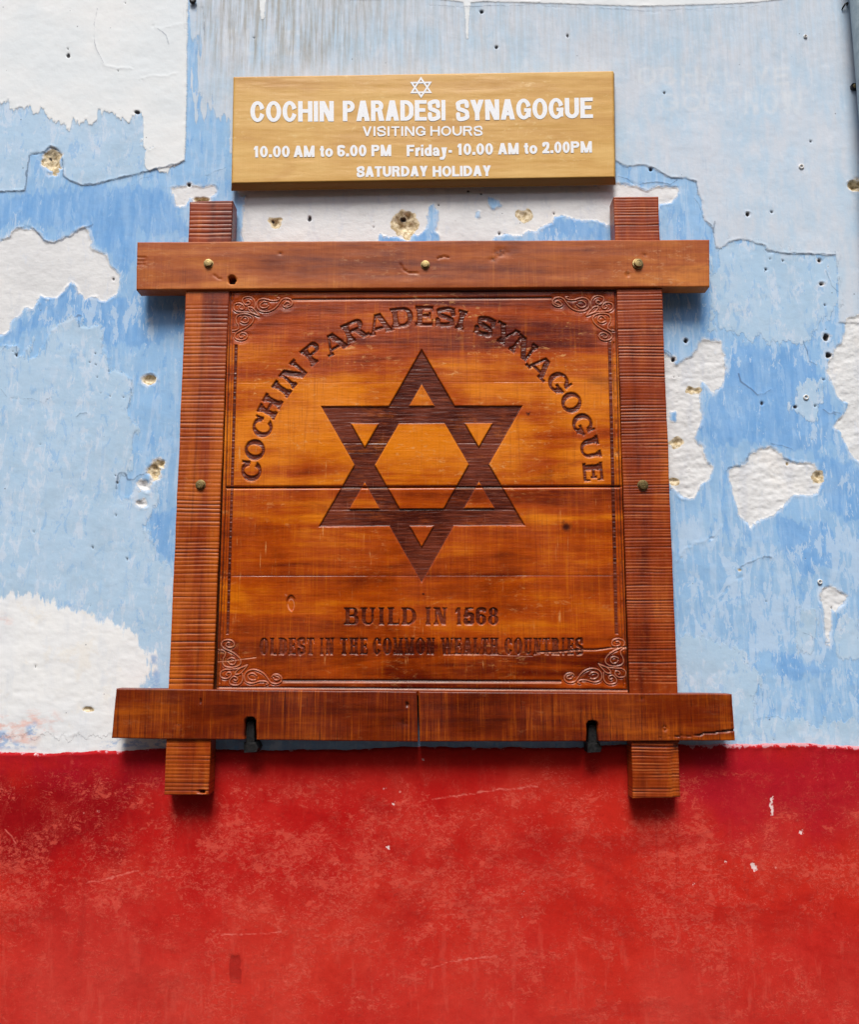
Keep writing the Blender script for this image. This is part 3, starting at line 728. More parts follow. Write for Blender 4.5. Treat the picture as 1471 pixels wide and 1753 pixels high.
DEEP = [[(1245, 580), (1290, 592), (1330, 597), (1370, 585), (1385, 610), (1400, 630), (1410, 655), (1420, 680), (1428, 705), (1432, 745), (1415, 775), (1380, 780), (1330, 762), (1290, 768), (1230, 760), (1207, 745), (1207, 690), (1238, 665), (1245, 620)],
        [(-400, 330), (45, 328), (110, 320), (280, 318), (315, 400), (235, 402), (225, 480), (150, 395), (120, 395), (60, 385), (-20, 392)], [(60, 520), (120, 485), (180, 515), (235, 500), (310, 520), (312, 570), (240, 600), (175, 580), (120, 545), (60, 570), (0, 590), (10, 570)],
        [(235, 880), (300, 870), (300, 960), (265, 950), (260, 900)], [(1330, 880), (1420, 890), (1440, 960), (1380, 990), (1330, 940)], [(1390, 770), (1471, 800), (1520, 900), (1420, 880), (1405, 830)],
        [(935, 370), (1040, 378), (1040, 412), (920, 412)], [(1140, 420), (1220, 430), (1215, 560), (1150, 560)], [(1320, 1110), (1350, 1115), (1420, 1150), (1330, 1175)], [(640, 400), (760, 395), (765, 415), (640, 415)], [(1150, 700), (1205, 720), (1200, 770), (1150, 760)]]
WHITE_HOLES = [[(836, 336), (855, 341), (858, 352), (845, 358), (836, 350)], [(818, 358), (826, 360), (822, 374), (816, 372)], [(1199, 655), (1215, 665), (1212, 690), (1200, 690)], [(1148, 705), (1158, 705), (1158, 720), (1149, 720)], [(402, 330), (420, 335), (412, 410), (400, 410)]]
LIGHT_R = [[(1225, 424), (1250, 415), (1300, 420), (1390, 438), (1433, 440), (1436, 520), (1400, 560), (1370, 585), (1330, 588), (1260, 575), (1222, 560), (1215, 480)], [(1150, 1080), (1180, 1085), (1260, 1110), (1300, 1150), (1300, 1290), (1120, 1290), (1120, 1060)], [(1300, 1230), (1900, 1235), (1900, 1300), (1250, 1300)], [(1370, 655), (1405, 650), (1408, 690), (1385, 720), (1360, 700)], [(1430, 1050), (1471, 1060), (1480, 1130), (1440, 1120)], [(1365, 1040), (1395, 1045), (1400, 1090), (1380, 1120), (1366, 1090)]]
CRACKS = [([(0, 328), (42, 327), (47, 292), (50, 266), (62, 263), (75, 260), (86, 251), (98, 256), (105, 268), (108, 302), (120, 310), (140, 318), (165, 316), (195, 307), (215, 303), (240, 297), (270, 290), (300, 283), (316, 275)], 1.0), ([(0, 411), (15, 405), (22, 394), (38, 388), (56, 390), (66, 401), (74, 411), (84, 416), (98, 414), (112, 408), (124, 402), (132, 394), (146, 391), (158, 384)], 1.0),
          ([(1058, 300), (1075, 306), (1090, 317), (1100, 314), (1125, 312), (1150, 315), (1160, 308)], .8), ([(1110, 287), (1122, 288), (1138, 298), (1150, 305), (1175, 306), (1193, 311), (1196, 330)], .7), ([(1225, 380), (1222, 395), (1226, 424)], .6), ([(1310, 426), (1314, 430), (1350, 435), (1385, 436), (1410, 435), (1432, 436)], .8), ([(1416, 465), (1425, 490), (1436, 500)], .4),
          ([(1266, 641), (1270, 655), (1285, 665), (1297, 676), (1310, 675), (1320, 668)], .9), ([(1244, 806), (1250, 800), (1262, 797), (1273, 793), (1283, 780)], .9), ([(1320, 760), (1340, 764), (1358, 770)], .5), ([(1264, 976), (1280, 966), (1290, 960), (1302, 955), (1322, 955)], .8), ([(198, 836), (200, 825), (205, 812), (215, 811), (219, 822), (228, 823), (240, 813), (250, 808)], .8), ([(226, 648), (225, 670), (222, 690)], .6), ([(0, 665), (10, 678), (30, 682), (55, 683), (75, 690), (88, 680)], .3),
          ([(130, 714), (138, 708), (148, 707)], .8), ([(125, 545), (133, 540), (138, 540)], 1.0), ([(134, 548), (135, 560)], .7), ([(166, 15), (160, 60), (165, 85), (178, 110)], .35), ([(270, 50), (285, 62), (290, 78)], .4), ([(345, 10), (348, 30), (350, 60)], .5), ([(1140, 600), (1150, 607), (1152, 613)], .6), ([(1375, 583), (1383, 600), (1385, 618), (1400, 625)], .5), ([(1428, 706), (1440, 708)], .7),
          ([(1375, 1082), (1386, 1086), (1394, 1092)], .4), ([(1295, 1230), (1330, 1226), (1342, 1232)], .4), ([(1408, 700), (1420, 708), (1432, 710)], .7), ([(0, 600), (10, 592), (28, 594), (30, 610)], .5), ([(160, 68), (168, 92), (180, 113), (200, 118), (225, 117)], -.8), ([(240, 137), (262, 131), (285, 132), (303, 126)], -.7), ([(262, 45), (275, 52), (318, 40)], -.5), ([(1160, 960), (1172, 940), (1190, 930), (1205, 926), (1222, 920), (1235, 900)], -.9), ([(1225, 1030), (1250, 1000), (1270, 985)], -.4), ([(735, 240), (740, 244)], 0), ([(735, 8), (800, 12), (900, 8), (1000, 14), (1120, 20), (1200, 14), (1300, 10)], .35), ([(1058, 277), (1066, 284), (1076, 286)], .6), ([(1190, 340), (1198, 350), (1206, 376), (1221, 388)], .5), ([(350, 302), (372, 294), (388, 285)], .3), ([(225, 318), (240, 306), (262, 300)], .3)]
# x, y, rx, ry, depth mm, kind (t = broken plaster, s = shallow, d = dark bore)
HOLES = [(88, 276, 15, 20, 9, 't'), (690, 383, 23, 24, 12, 't'), (471, 382, 12, 11, 8, 't'), (530, 374, 4, 6, 7, 'd'), (897, 368, 14, 12, 3, 's'), (345, 341, 13, 5, 8, 't'), (256, 651, 12, 8, 7, 't'), (265, 806, 10, 15, 8, 't'), (273, 795, 7, 7, 8, 't'), (1466, 317, 13, 9, 9, 't'),
         (1188, 668, 12, 7, 3, 's'), (1160, 757, 12, 8, 4, 's'), (1155, 822, 11, 7, 3, 's'), (1402, 818, 10, 12, 5, 's'), (150, 1214, 10, 5, 4, 's'), (690, 373, 5, 4, 13, 'd'), (466, 378, 3.4, 3, 8, 'd'), (84, 270, 3, 4, 7, 'd'),
         (1415, 577, 5, 6, 9, 'd'), (1419, 608, 5, 5, 9, 'd'), (1175, 584, 4, 5, 9, 'd'), (1153, 616, 4, 4, 8, 'd'), (1404, 446, 3.5, 3.5, 8, 'd'), (1407, 486, 4, 3, 8, 'd'), (1312, 461, 2.6, 2.6, 6, 'd'), (1341, 446, 2, 2, 5, 'd'), (1319, 443, 1.6, 1.6, 4, 'd'), (1280, 367, 4, 4, 8, 'd'), (1322, 363, 2.5, 2.5, 6, 'd'), (825, 20, 4, 3.5, 7, 'd'), (850, 81, 3.5, 3.5, 6, 'd'), (972, 61, 2.5, 4, 3, 'd'), (1115, 290, 3.5, 3.5, 7, 'd'), (323, 316, 3.5, 3.5, 7, 'd'), (1389, 242, 2.2, 2.2, 5, 'd'), (1413, 522, 2.2, 2.2, 5, 'd'), (1138, 159, 2.5, 3.5, 3, 'd'),
         (1397, 695, 2.5, 2, 6, 'd'), (1362, 697, 4, 3, 4, 'd'), (1411, 650, 2.6, 1.5, 5, 'd'), (1305, 691, 3, 4, 5, 'd'), (802, 326, 2.6, 2.2, 6, 'd'), (824, 331, 2.6, 2.2, 6, 'd'), (751, 350, 2, 2, 4, 'd'), (855, 399, 3, 2.5, 5, 'd'), (640, 388, 1.5, 2.5, 4, 'd'), (949, 365, 2, 2, 4, 'd'), (193, 477, 2.4, 3, 4, 'd'), (117, 96, 4, 5, 4, 'd'), (116, 84, 1.5, 1.5, 3, 'd'), (235, 193, 5, 3, 5, 'd'), (202, 122, 1.2, 1.2, 3, 'd'), (215, 6, 1.5, 1.5, 3, 'd'), (435, 65, 2.5, 1.2, 3, 'd'),
         (198, 882, 1.3, 2.6, 4, 'd'), (158, 937, 1.6, 3, 4, 'd'), (217, 957, 1.5, 3.6, 4, 'd'), (68, 761, 1.5, 1.5, 4, 'd'), (57, 910, 1, 2, 3, 'd'), (60, 1141, 1, 3, 3, 'd'), (154, 1037, 1.2, 1.2, 3, 'd'), (163, 605, 1.6, 1.6, 4, 'd'), (153, 620, 1.6, 1.6, 4, 'd'), (164, 624, 1.4, 1.4, 4, 'd'), (166, 646, 2, 1.5, 3, 'd'), (188, 678, 1.4, 1.6, 3, 'd'), (186, 636, 1.3, 1.3, 3, 'd'), (172, 673, 1.2, 1.4, 3, 'd'), (120, 589, 1.2, 1, 3, 'd'), (211, 680, 1.5, 2, 3, 'd'), (197, 814, 1.2, 1.5, 3, 'd'), (200, 826, 2, 2.6, 4, 'd'), (27, 608, 2, 4, 4, 'd'), (21, 601, 1.3, 1.5, 3, 'd'),
         (1313, 1029, 2.5, 1.4, 4, 'd'), (1223, 1056, 1.6, 1.2, 4, 'd'), (1326, 1267, 2.2, 1.4, 4, 'd'), (1425, 1040, 2, 3, 3, 'd'), (1267, 976, 3, 2.5, 3, 's'), (246, 831, 9, 8, 5, 'p'), (240, 862, 8, 5, 4, 'p'), (1155, 645, 1.5, 1.5, 3, 'd'), (1163, 644, 1, 1.5, 3, 'd'), (1148, 839, 1.5, 1.5, 3, 'd'), (1349, 794, 2.4, 2.4, 4, 's'), (1391, 752, 1.2, 1.2, 3, 'd')]

def clip(a): return np.clip(a, -40, 40)

def wall_coords(x, z):
    X, Z = np.meshgrid(x, z, indexing='ij')
    U, V = proj(X, 0.0, Z)
    return X, Z, U, V

def build_wall():
    fine = 0.0021
    x = np.concatenate([np.linspace(-9, -.98, 40)[:-1], np.arange(-.98, .98, fine), np.linspace(.98, 9, 40)])
    z_top = 2.88
    z = np.concatenate([np.linspace(6.5, z_top, 30)[:-1], np.arange(z_top, 1.315, -fine), np.linspace(1.315, 1.2, 3)])
    X, Z, U, V = wall_coords(x, z)
    inb = lambda P, m=45: None
    n_iso = fbm(U / 26, V / 26, 11, 5, .6); n_ver = fbm(U / 7, V / 42, 23, 4, .6); n_f = fbm(U / 7, V / 7, 31, 3, .6)
    def region(polys, amp_iso, amp_ver, amp_f=1.2):
        D = np.full(U.shape, -40.0)
        for P in polys:
            P = np.array(P, float)
            x0, y0 = P.min(0) - 60; x1, y1 = P.max(0) + 60
            m = (U > x0) & (U < x1) & (V > y0) & (V < y1)
            if m.any(): D[m] = np.maximum(D[m], sd_poly(U[m], V[m], P))
        return clip(D + amp_iso * n_iso + amp_ver * n_ver + amp_f * n_f)
    A = {}
    tw = region([TOPWHITE, TOPBAND], 0.0, 0.0, 1.0)
    vmask = sstep(100, 175, V)                          # ragged, dripping lower edge; straight right edge
    tw = clip(tw + vmask * sstep(316, 290, U) * (11 * n_ver + 5 * n_iso + 5 * fbm(U / 3.5, V / 40, 29, 3)))
    A['topwhite'] = tw
    wh = np.maximum(region([SCAR_L, SCAR_R2, SCAR_R3, SCAR_R1], 5, 2, 1.5), region([SCAR_TOP, SCAR_TL, SCAR_R4], 3, 3, 1.2))
    A['whwash'] = region([SCAR_BL], 4, 9, 1.5)
    for P in WHITE_HOLES: wh = np.minimum(wh, -region([P], 3, 3))
    A['white'] = wh
    A['light'] = region([SKIM_L], .8, .6, .8)
    lL = region([LIGHT_L], 3, 6, 1.5)
    A['light2'] = np.maximum(lL, region(LIGHT_R, 9, 14, 2))
    A['pale'] = region([PALE], 1.5, 1.5, 1)
    lsoft = sstep(440, 400, U) * sstep(300, 270, V)
    A['pale'] = clip(A['pale'] * (1 - .45 * lsoft) + lsoft * (16 * n_ver + 10 * fbm(U / 4, V / 60, 61, 3) + 5 * n_iso))
    A['deep'] = region(DEEP, 10, 16, 2)
    gu = np.interp(U, [330, 345, 420, 560, 640, 740, 900, 1060, 1250, 1440, 1480], [.1, .7, 1, .9, .65, .45, .34, .28, .24, .2, .5])
    A['grime'] = gu * sstep(240, 30, V + 70 * n_iso + 30 * n_ver) * (U > 326)
    # ghosts of painted-over lettering
    gd = np.full(U.shape, -40.0)
    for text, gx, gy, gw, gh_ in [("PL", 383, 96, 60, 46), ("LE", 452, 96, 60, 44), ("OCHAL YE", 1092, 146, 260, 32), ("GOR", 1130, 190, 110, 30), ("NOW", 1275, 196, 100, 40)]:
        for c, cx, cw in layout(text, gw, gh_, .2):
            m = (U > gx + cx - 8) & (U < gx + cx + cw + 8) & (V > gy - gh_ - 8) & (V < gy + 8)
            if m.any() and c != ' ': gd[m] = np.maximum(gd[m], glyph(c, U[m] - gx - cx, gy - V[m], gh_, cw, gh_ * .2, gh_ * .18))
    A['ghost'] = clip(gd)
    fkr = region([[(1150, 880), (1260, 890), (1330, 930), (1480, 900), (1900, 900), (1900, 1240), (1150, 1240)], [(225, 640), (310, 600), (300, 1000), (235, 960), (215, 800)], [(1140, 420), (1225, 430), (1215, 580), (1140, 580)], [(1200, 560), (1440, 590), (1430, 770), (1200, 770)], [(0, 330), (60, 330), (50, 390), (0, 390)], [(60, 520), (312, 510), (312, 580), (60, 580)]], 0, 0, 0)
    A['flake'] = sstep(-25, 30, fkr) * np.where(V < 800, .55, .9)
    A['pink'] = np.maximum(clip(region([[(-200, 1232), (30, 1225), (60, 1215), (90, 1222), (110, 1240), (70, 1262), (40, 1285), (-200, 1285)]], 8, 4)), region([[(-200, 1060), (10, 1050), (20, 1070), (-200, 1090)]], 8, 4))
    A['bluebit'] = np.maximum(region([[(-200, 1248), (8, 1252), (20, 1270), (60, 1280), (-200, 1284)], [(46, 1245), (60, 1238), (62, 1262), (48, 1266)], [(195, 1266), (700, 1266), (1000, 1268), (1000, 1284), (300, 1282), (150, 1280)], [(262, 1140), (272, 1150), (275, 1175), (245, 1178), (255, 1160)], [(258, 1122), (268, 1122), (268, 1138), (258, 1136)], [(1230, 1235), (1250, 1232), (1250, 1250), (1235, 1252)]], 4, 2), -40)
    ck = np.full(U.shape, -40.0); lip = np.zeros(U.shape)
    for pts, k in CRACKS:
        if k == 0: continue
        P = np.array(pts, float); x0, y0 = P.min(0) - 14; x1, y1 = P.max(0) + 14
        m = (U > x0) & (U < x1) & (V > y0) & (V < y1)
        if not m.any(): continue
        d = d_line(U[m] + 2.0 * n_f[m] + 2.2 * n_iso[m], V[m] + 2.4 * n_f[m] + 2.2 * n_iso[m], pts)
        if k < 0: lip[m] = np.maximum(lip[m], -k * 1.6 * np.exp(-(d / 2.2) ** 2)); continue
        ck[m] = np.maximum(ck[m], (.25 + 1.15 * k) * (1 + .9 * n_iso[m]) - d - .6)
        lip[m] = np.maximum(lip[m], k * np.exp(-(d / 2.0) ** 2))
    ho = np.full(U.shape, -40.0); dt = np.full(U.shape, -40.0); dep = np.zeros(U.shape); rimw = np.full(U.shape, -40.0)
    for hx, hy, rx, ry, mm, kind in HOLES:
        m = (np.abs(U - hx) < rx + 14) & (np.abs(V - hy) < ry + 14)
        if not m.any(): continue
        wob = 0.34 if kind in 'tsp' else .22
        if kind == 'd' and rx < 5: rx, ry = rx * .85, ry * .85
        e = ell(U[m], V[m], hx, hy, rx, ry) + min(rx, ry) * wob * 2 * fbm(U[m] / (rx * .8), V[m] / (rx * .8), int(hx) % 91, 3)
        if kind in 'ts':
            ho[m] = np.maximum(ho[m], e)
            if kind == 't': rimw[m] = np.maximum(rimw[m], e + 1.5 + 4 * n_f[m])
        elif kind == 'd':
            dt[m] = np.maximum(dt[m], e)
            if mm >= 7 and rx < 6 and hy > 300: rimw[m] = np.maximum(rimw[m], e + .4 + 3 * n_f[m])
        elif kind == 'p': rimw[m] = np.maximum(rimw[m], e + 2 + 5 * n_f[m])
        prof = sstep(-.6, max(1.5, min(rx, ry) * (.9 if kind == 'd' else 1.15)), e)
        dep[m] = np.maximum(dep[m], prof * mm * (1 + (.5 * n_f[m] if kind in 'ts' else 0)))
    A['hole'] = clip(ho); A['dot'] = clip(dt); A['crack'] = clip(ck)
    A['white'] = np.maximum(A['white'], clip(rimw))
    # relief in millimetres, positive towards the lane
    hgt = 1.6 * fbm(U / 260, V / 230, 41, 3) + .8 * fbm(U / 60, V / 50, 43, 4) + .22 * fbm(U / 9, V / 9, 47, 3)
    hgt += .7 * sstep(-.8, .8, tw) + .9 * sstep(-.8, .8, A['light']) + .6 * sstep(-.8, .8, lL) * sstep(1000, 700, V) + 1.0 * sstep(-.8, .8, A['pale']) * (1 - lsoft)
    whm = sstep(-1.2, 2.0, A['white'])
    hgt -= whm * 1.7
    lump = whm * (sstep(1100, 1180, U) * 1.0 + .22)
    hgt += lump * (1.1 * fbm(U / 20 + V / 45, V / 9, 53, 4, .6) + .5 * fbm(U / 5, V / 5, 57, 3))
    ed = lambda D, o: np.exp(-((D - o) / 1.7) ** 2)
    curl = np.clip(.15 + 1.6 * fbm(U / 13, V / 13, 63, 3), 0, 1.3)
    hgt += .9 * curl * ed(A['white'], -2.2) + 1.0 * curl * (ed(A['light'], 2.0) * (tw < 0) + ed(A['pale'], 2.0) * (1 - lsoft) + .8 * ed(tw, 2.0) + .5 * ed(lL, 2.0))
    hgt += sstep(0, 8, A['whwash']) * (.35 * fbm(U / 14, V / 8, 65, 4) + .2)
    hgt += .8 * lip * np.sign(.3 + n_iso) - .4 * lip
    hgt -= dep
    Y = -hgt * .001
    nu, nv = U.shape
    co = np.stack([X, Y, Z], -1).reshape(-1, 3)
    o = np_mesh("wall_face", co, grid_faces(nu, nv), M_WALL, WALL, attrs={k: v.reshape(-1) for k, v in A.items()})

def build_dado():
    fine = .0026
    x = np.concatenate([np.linspace(-9, -.98, 40)[:-1], np.arange(-.98, .98, fine), np.linspace(.98, 9, 40)])
    z0 = .78
    n = int((1.37 - z0) / fine)
    T = np.linspace(0, 1, n)
    # top edge follows the ragged paint line
    Ue, _ = proj(x, 0.0, 1.36)
    _, ze = unproj(Ue, dado_edge(Ue), -.002)
    rows = [ze + 0 * x, ze - .0006, ze - .0015]
    for k in range(1, n): rows.append(ze - .002 + (z0 - ze) * (k / (n - 1)))
    rows += [np.full_like(x, v) for v in np.linspace(z0 - .02, 0.0, 16)]
    Z = np.stack(rows, 1); X = np.repeat(x[:, None], Z.shape[1], 1)
    U, V = proj(X, 0.0, Z)
    n_iso = fbm(U / 40, V / 40, 111, 5, .6); n_f = fbm(U / 9, V / 9, 113, 3, .6)
    A = {}
    def region(polys, a=20):
        D = np.full(U.shape, -300.0)
        for P in polys: D = np.maximum(D, sd_poly(U, V, P))
        return np.clip(D, -300, 300)
    A['dark'] = region([[(-900, 1300), (240, 1300), (260, 1400), (200, 1470), (90, 1490), (-900, 1450)], [(560, 1330), (700, 1320), (720, 1450), (640, 1470), (560, 1400)]]) - np.where(U > 400, 70, 0)
    A['magenta'] = np.maximum(region([[(1160, 1260), (2400, 1260), (2400, 1440), (1240, 1440), (1170, 1380)]]), region([[(-900, 1260), (300, 1260), (420, 1290), (300, 1340), (-900, 1330)]]) - 20)
    A['wear'] = np.interp(V, [1270, 1330, 1420, 1500, 1580, 1680, 1753, 2200], [.0, .4, .62, .7, .58, .48, .44, .4]) + .35 * n_iso
    A['lip'] = np.where(U > 1180, 7.0, 2.2) - (V - dado_edge(U))
    ch = np.full(U.shape, -40.0)
    for cx, cy, rx, ry in [(1321, 1380, 3, 20), (1290, 1483, 5, 8), (1186, 1514, 3, 3), (1244, 1474, 3, 3), (1372, 1424, 4, 4), (666, 1450, 3.5, 3.5), (675, 1376, 2.5, 4), (895, 1568, 2.5, 1.5), (660, 1350, 2, 2), (168, 1388, 1.8, 2), (898, 1528, 2, 2), (726, 1300, 2, 1.4), (60, 1291, 3, 2)]:
        m = (np.abs(U - cx) < rx + 10) & (np.abs(V - cy) < ry + 10)
        ch[m] = np.maximum(ch[m], ell(U[m], V[m], cx + 1.5 * np.sin(V[m] / 4), cy, rx, ry))
    A['chip'] = ch
    sk = np.full(U.shape, -40.0)
    for p in [[(735, 1656), (790, 1642), (850, 1636)], [(380, 1600), (430, 1598), (482, 1594)], [(150, 1512), (190, 1502), (240, 1488)], [(10, 1420), (22, 1432), (30, 1446)], [(740, 1368), (850, 1352), (920, 1345)]]:
        sk = np.maximum(sk, 1.3 + 1.2 * n_iso - d_line(U + 3 * n_f, V + 3 * n_f, p))
    A['scratch'] = clip(sk)
    pt = box(U + 3.5 * n_f, V + 3.5 * n_f, 393, 1634, 413, 1682, 4)
    A['patch'] = clip(pt)
    e = V - dado_edge(U)
    prof = sstep(-.5, 4.5, e)
    hgt = -1.5 + 4.2 * prof + 1.5 * fbm(U / 230, V / 230, 121, 3) + .7 * fbm(U / 45, V / 45, 123, 4) + .22 * n_f
    hgt += prof * np.exp(-((e - 5) / 6) ** 2) * (1.0 + 1.2 * fbm(U / 14, V / 8, 127, 3)) * np.where(U > 1150, 1.2, .6)
    hgt -= 1.2 * sstep(-.5, 1.5, pt) - 1.6 * np.exp(-((V - 1682) / 3) ** 2) * sstep(-1, 2, pt)
    hgt -= .6 * sstep(-.5, 1.0, ch)
    co = np.stack([X, -hgt * .001, Z], -1).reshape(-1, 3)
    np_mesh("dado", co, grid_faces(*U.shape), M_DADO, WALL, attrs={k: v.reshape(-1) for k, v in A.items()})

WALL = tag(empty("painted_wall", (0, 0, 0)), "flaking blue and white plaster wall with a worn red painted band along its foot", "wall")
build_wall(); build_dado()

# ------------------------------------------------------------------ the carved sign
FP, FB, FL, BK = .041, .046, .038, .012       # fronts of posts, beams, carved planks; backs (metres off the wall)
bx, bz = unproj(721, 1366, -.03)
SIGN = tag(empty("carved_sign", (float(bx), -.03, float(bz))), "large dark carved wooden sign with six-pointed star in a crossed post and beam frame", "sign")

def profile(length, seed, smin, smax, wmin, wmax, dmin, dmax, blank=()):
    """1-D saw-cut profile: depth at every 0.25 px"""
    r = random.Random(seed); n = int(length * 4) + 8; p = np.zeros(n); t = 0.0; q = np.arange(n) / 4
    hi = np.zeros(n)
    while t < length:
        t += r.uniform(smin, smax)
        if any(a < t < b for a, b in blank): continue
        wd = r.uniform(wmin, wmax); d = r.uniform(dmin, dmax)
        p += d * np.exp(-((q - t) / wd) ** 2)
        hi += r.uniform(.3, 1) * np.exp(-((q - t - wd * 1.5) / (wd * .8)) ** 2)
    return p, hi

def post(corners, seed, smin, smax, blank, ys0, step=None, notch=None):
    length = corners[3][1] - corners[0][1]
    p, hi = profile(length + 20, seed, smin, smax, .9, 1.6, .35, 1.0, blank)
    q = np.arange(len(p)) / 4
    def vv(U, V): return V - ys0 + 5 + 1.3 * fbm(U / 60, V / 35, seed + 5, 3) + .006 * (U - corners[0][0]) * math.sin(seed)
    amp = lambda U, V: np.clip(.42 + .75 * vnoise(U / 90 + 3, V / 17, seed + 9) + .5 * (vnoise(U / 22, V / 6, seed + 11) - .5), .1, 1.35)
    def h(U, V):
        d = np.interp(vv(U, V), q, p) * amp(U, V) * .0010
        d = d + .0006 * fbm(U / 30, V / 120, seed + 3, 3)
        if step: d = d + .007 * sstep(step[0] - .6, step[0] + .8, U) * sstep(step[1], step[1] + 2, V)
        if notch: d = d + .02 * sstep(-.5, 1.2, stroke(U, V, notch, 1.6))
        return d
    def groove(U, V): return np.clip(np.interp(vv(U, V), q, p) * 1.15 * amp(U, V), 0, 1) - 1.1 * np.interp(vv(U, V), q, hi) * amp(U, V)
    return slab("post", corners, FP, .006, M_POST, SIGN, du=5, dv=1.0, h=h, r=2.2, wob=1.2, seed=seed, attrs={'groove': groove})

post([(324, 345), (398, 343), (357, 1362), (280, 1361)], 3, 5.6, 8.8, [(160, 178), (835, 930)], 345, notch=[(341, 1363), (346, 1354)])
post([(1051, 337), (1128, 336), (1168, 1366), (1085, 1367)], 8, 4.0, 6.2, [(836, 930)], 337, step=(1153, 1271))

def beam(corners, mat, seed, fr, cuts=None, knots=(), top=False):
    length = corners[1][0] - corners[0][0]
    p, hi = profile(length + 20, seed, 2.2, 6.5 if top else 4.5, .6, 1.1, .1, .5)
    q = np.arange(len(p)) / 4
    def uu(U, V): return U - corners[0][0] + 8 + 1.2 * fbm(U / 50, V / 40, seed, 2)
    am = lambda U, V: (.12 if top else .6) + (.9 if top else 1.2) * np.clip(fbm(U / 80, V / 30, seed + 4, 3) + .1, 0, 1)
    def h(U, V):
        d = np.interp(uu(U, V), q, p) * am(U, V) * .0005 + .0007 * fbm(U / 130, V / 22, seed + 2, 4)
        if cuts: d = d + cuts(U, V)
        for kx, ky, kr in knots: d = d + .0012 * np.exp(-(((U - kx) / kr) ** 2 + ((V - ky) / kr / .6) ** 2)) * (1 + fbm(U / 4, V / 3, 7, 3))
        return d
    def groove(U, V):
        gv = np.clip(np.interp(uu(U, V), q, p) * am(U, V) * 1.3, 0, 1) - .5 * np.interp(uu(U, V), q, hi) * am(U, V)
        for kx, ky, kr in knots:
            rr = np.hypot(U - kx, (V - ky) * 1.5) + 3 * fbm(U / 9, V / 6, 3, 3)
            gv = np.maximum(gv, .9 * np.exp(-(rr / kr) ** 2) * (.6 + .4 * np.sin(rr * 1.9)))
        if cuts: gv = np.maximum(gv, sstep(.001, .004, cuts(U, V)))
        return gv
    return slab("beam", corners, fr, BK + .006, mat, SIGN, du=1.6 if not top else 2.2, dv=2.0, h=h, r=2.4, wob=1.0, seed=seed, attrs={'groove': groove})

def cut_top(U, V):
    d = .022 * sstep(-.8, 1.2, ell(U, V, 397, 479, 6.2, 7.2))
    d = d + .0022 * sstep(-.6, .6, stroke(U, V, [(686, 452), (690, 461), (700, 467), (716, 468)], 1.0))
    d = d + .003 * sstep(-.6, .8, stroke(U, V, [(750, 442), (760, 439), (768, 440)], 1.0))
    d = d + .0022 * sstep(-.6, .6, stroke(U, V, [(366, 470), (372, 476), (380, 478)], .9)) + .002 * sstep(-.8, .8, 1.4 - np.abs(np.hypot(U - 1075, V - 470) - 2.4))
    for k in range(5): d = d + .0018 * sstep(-.5, .7, stroke(U, V, [(233, 441 + 3 * k), (243, 440 + 3.4 * k), (250 - k, 441 + 3 * k)], .7))
    return d
beam([(234, 414), (1216, 410), (1216, 491), (233, 496)], M_BEAM_TOP, 21, FB, cut_top, [(858, 432, 13), (845, 444, 7), (1104, 437, 5), (480, 434, 4)], top=True)

def slot(U, V, cx, y0):
    return box(U - (V - y0) * .0, V, cx - 9.5, y0, cx + 9.5, y0 + 90, 8)
def cut_low(U, V):
    d = .030 * sstep(-.8, 1.2, np.maximum(slot(U, V, 428, 1228), slot(U, V, 1015, 1234)))
    crack = stroke(U + 2 * fbm(U / 9, V / 9, 5, 3), V + 2 * fbm(U / 8, V / 8, 6, 3), [(1262, 1250), (1238, 1252), (1205, 1256), (1200, 1259), (1170, 1260), (1128, 1262)], 1.0) + np.interp(U, [1128, 1200, 1262], [-.7, .3, 1.3])
    d = d + .004 * sstep(-.3, .9, crack)
    d = d + .004 * sstep(-.6, .8, stroke(U, V, [(343, 1197), (343, 1203)], 1.0)) + .002 * sstep(-.6, .8, 1.3 - np.abs(np.hypot(U - 1139, V - 1247) - 3.4)) + .003 * sstep(-.5, .8, ell(U, V, 697, 1206, 3.5, 4.5))
    return d
beam([(198, 1179), (714, 1184), (716, 1270), (190, 1264)], M_BEAM_LOW, 31, FB, cut_low, [(305, 1240, 5), (690, 1236, 11)])
beam([(716.5, 1184), (1254, 1188), (1260, 1268), (718.5, 1270)], M_BEAM_LOW, 37, FB, cut_low, [(1100, 1196, 4)])

# backing board behind the carved planks
slab("backing_board", [(384, 470), (1066, 470), (1084, 1210), (362, 1210)], .030, BK, M_BACK, SIGN, du=60, dv=60)

# ---- carved planks
def arch_letters():
    L = [('C', 430, 806), ('O', 436, 770), ('C', 449, 731), ('H', 462, 696), ('I', 482, 666), ('N', 502, 640), ('P', 536, 605), ('A', 573, 587), ('R', 607, 566), ('A', 650, 554), ('D', 688, 543), ('E', 727, 541), ('S', 763, 543), ('I', 790, 548),
         ('S', 831, 559), ('Y', 865, 573), ('N', 897, 596), ('A', 927, 628), ('G', 957, 655), ('O', 979, 689), ('G', 998, 726), ('U', 1011, 767), ('E', 1016, 808)]
    wd = {'C': 34, 'O': 34, 'H': 34, 'I': 20, 'N': 38, 'P': 32, 'A': 40, 'R': 38, 'D': 36, 'E': 30, 'S': 31, 'Y': 38, 'G': 35, 'U': 36}
    return [(c, x, y, wd[c] * 1.06, math.atan2(x - 723, 834 - y)) for c, x, y in L]

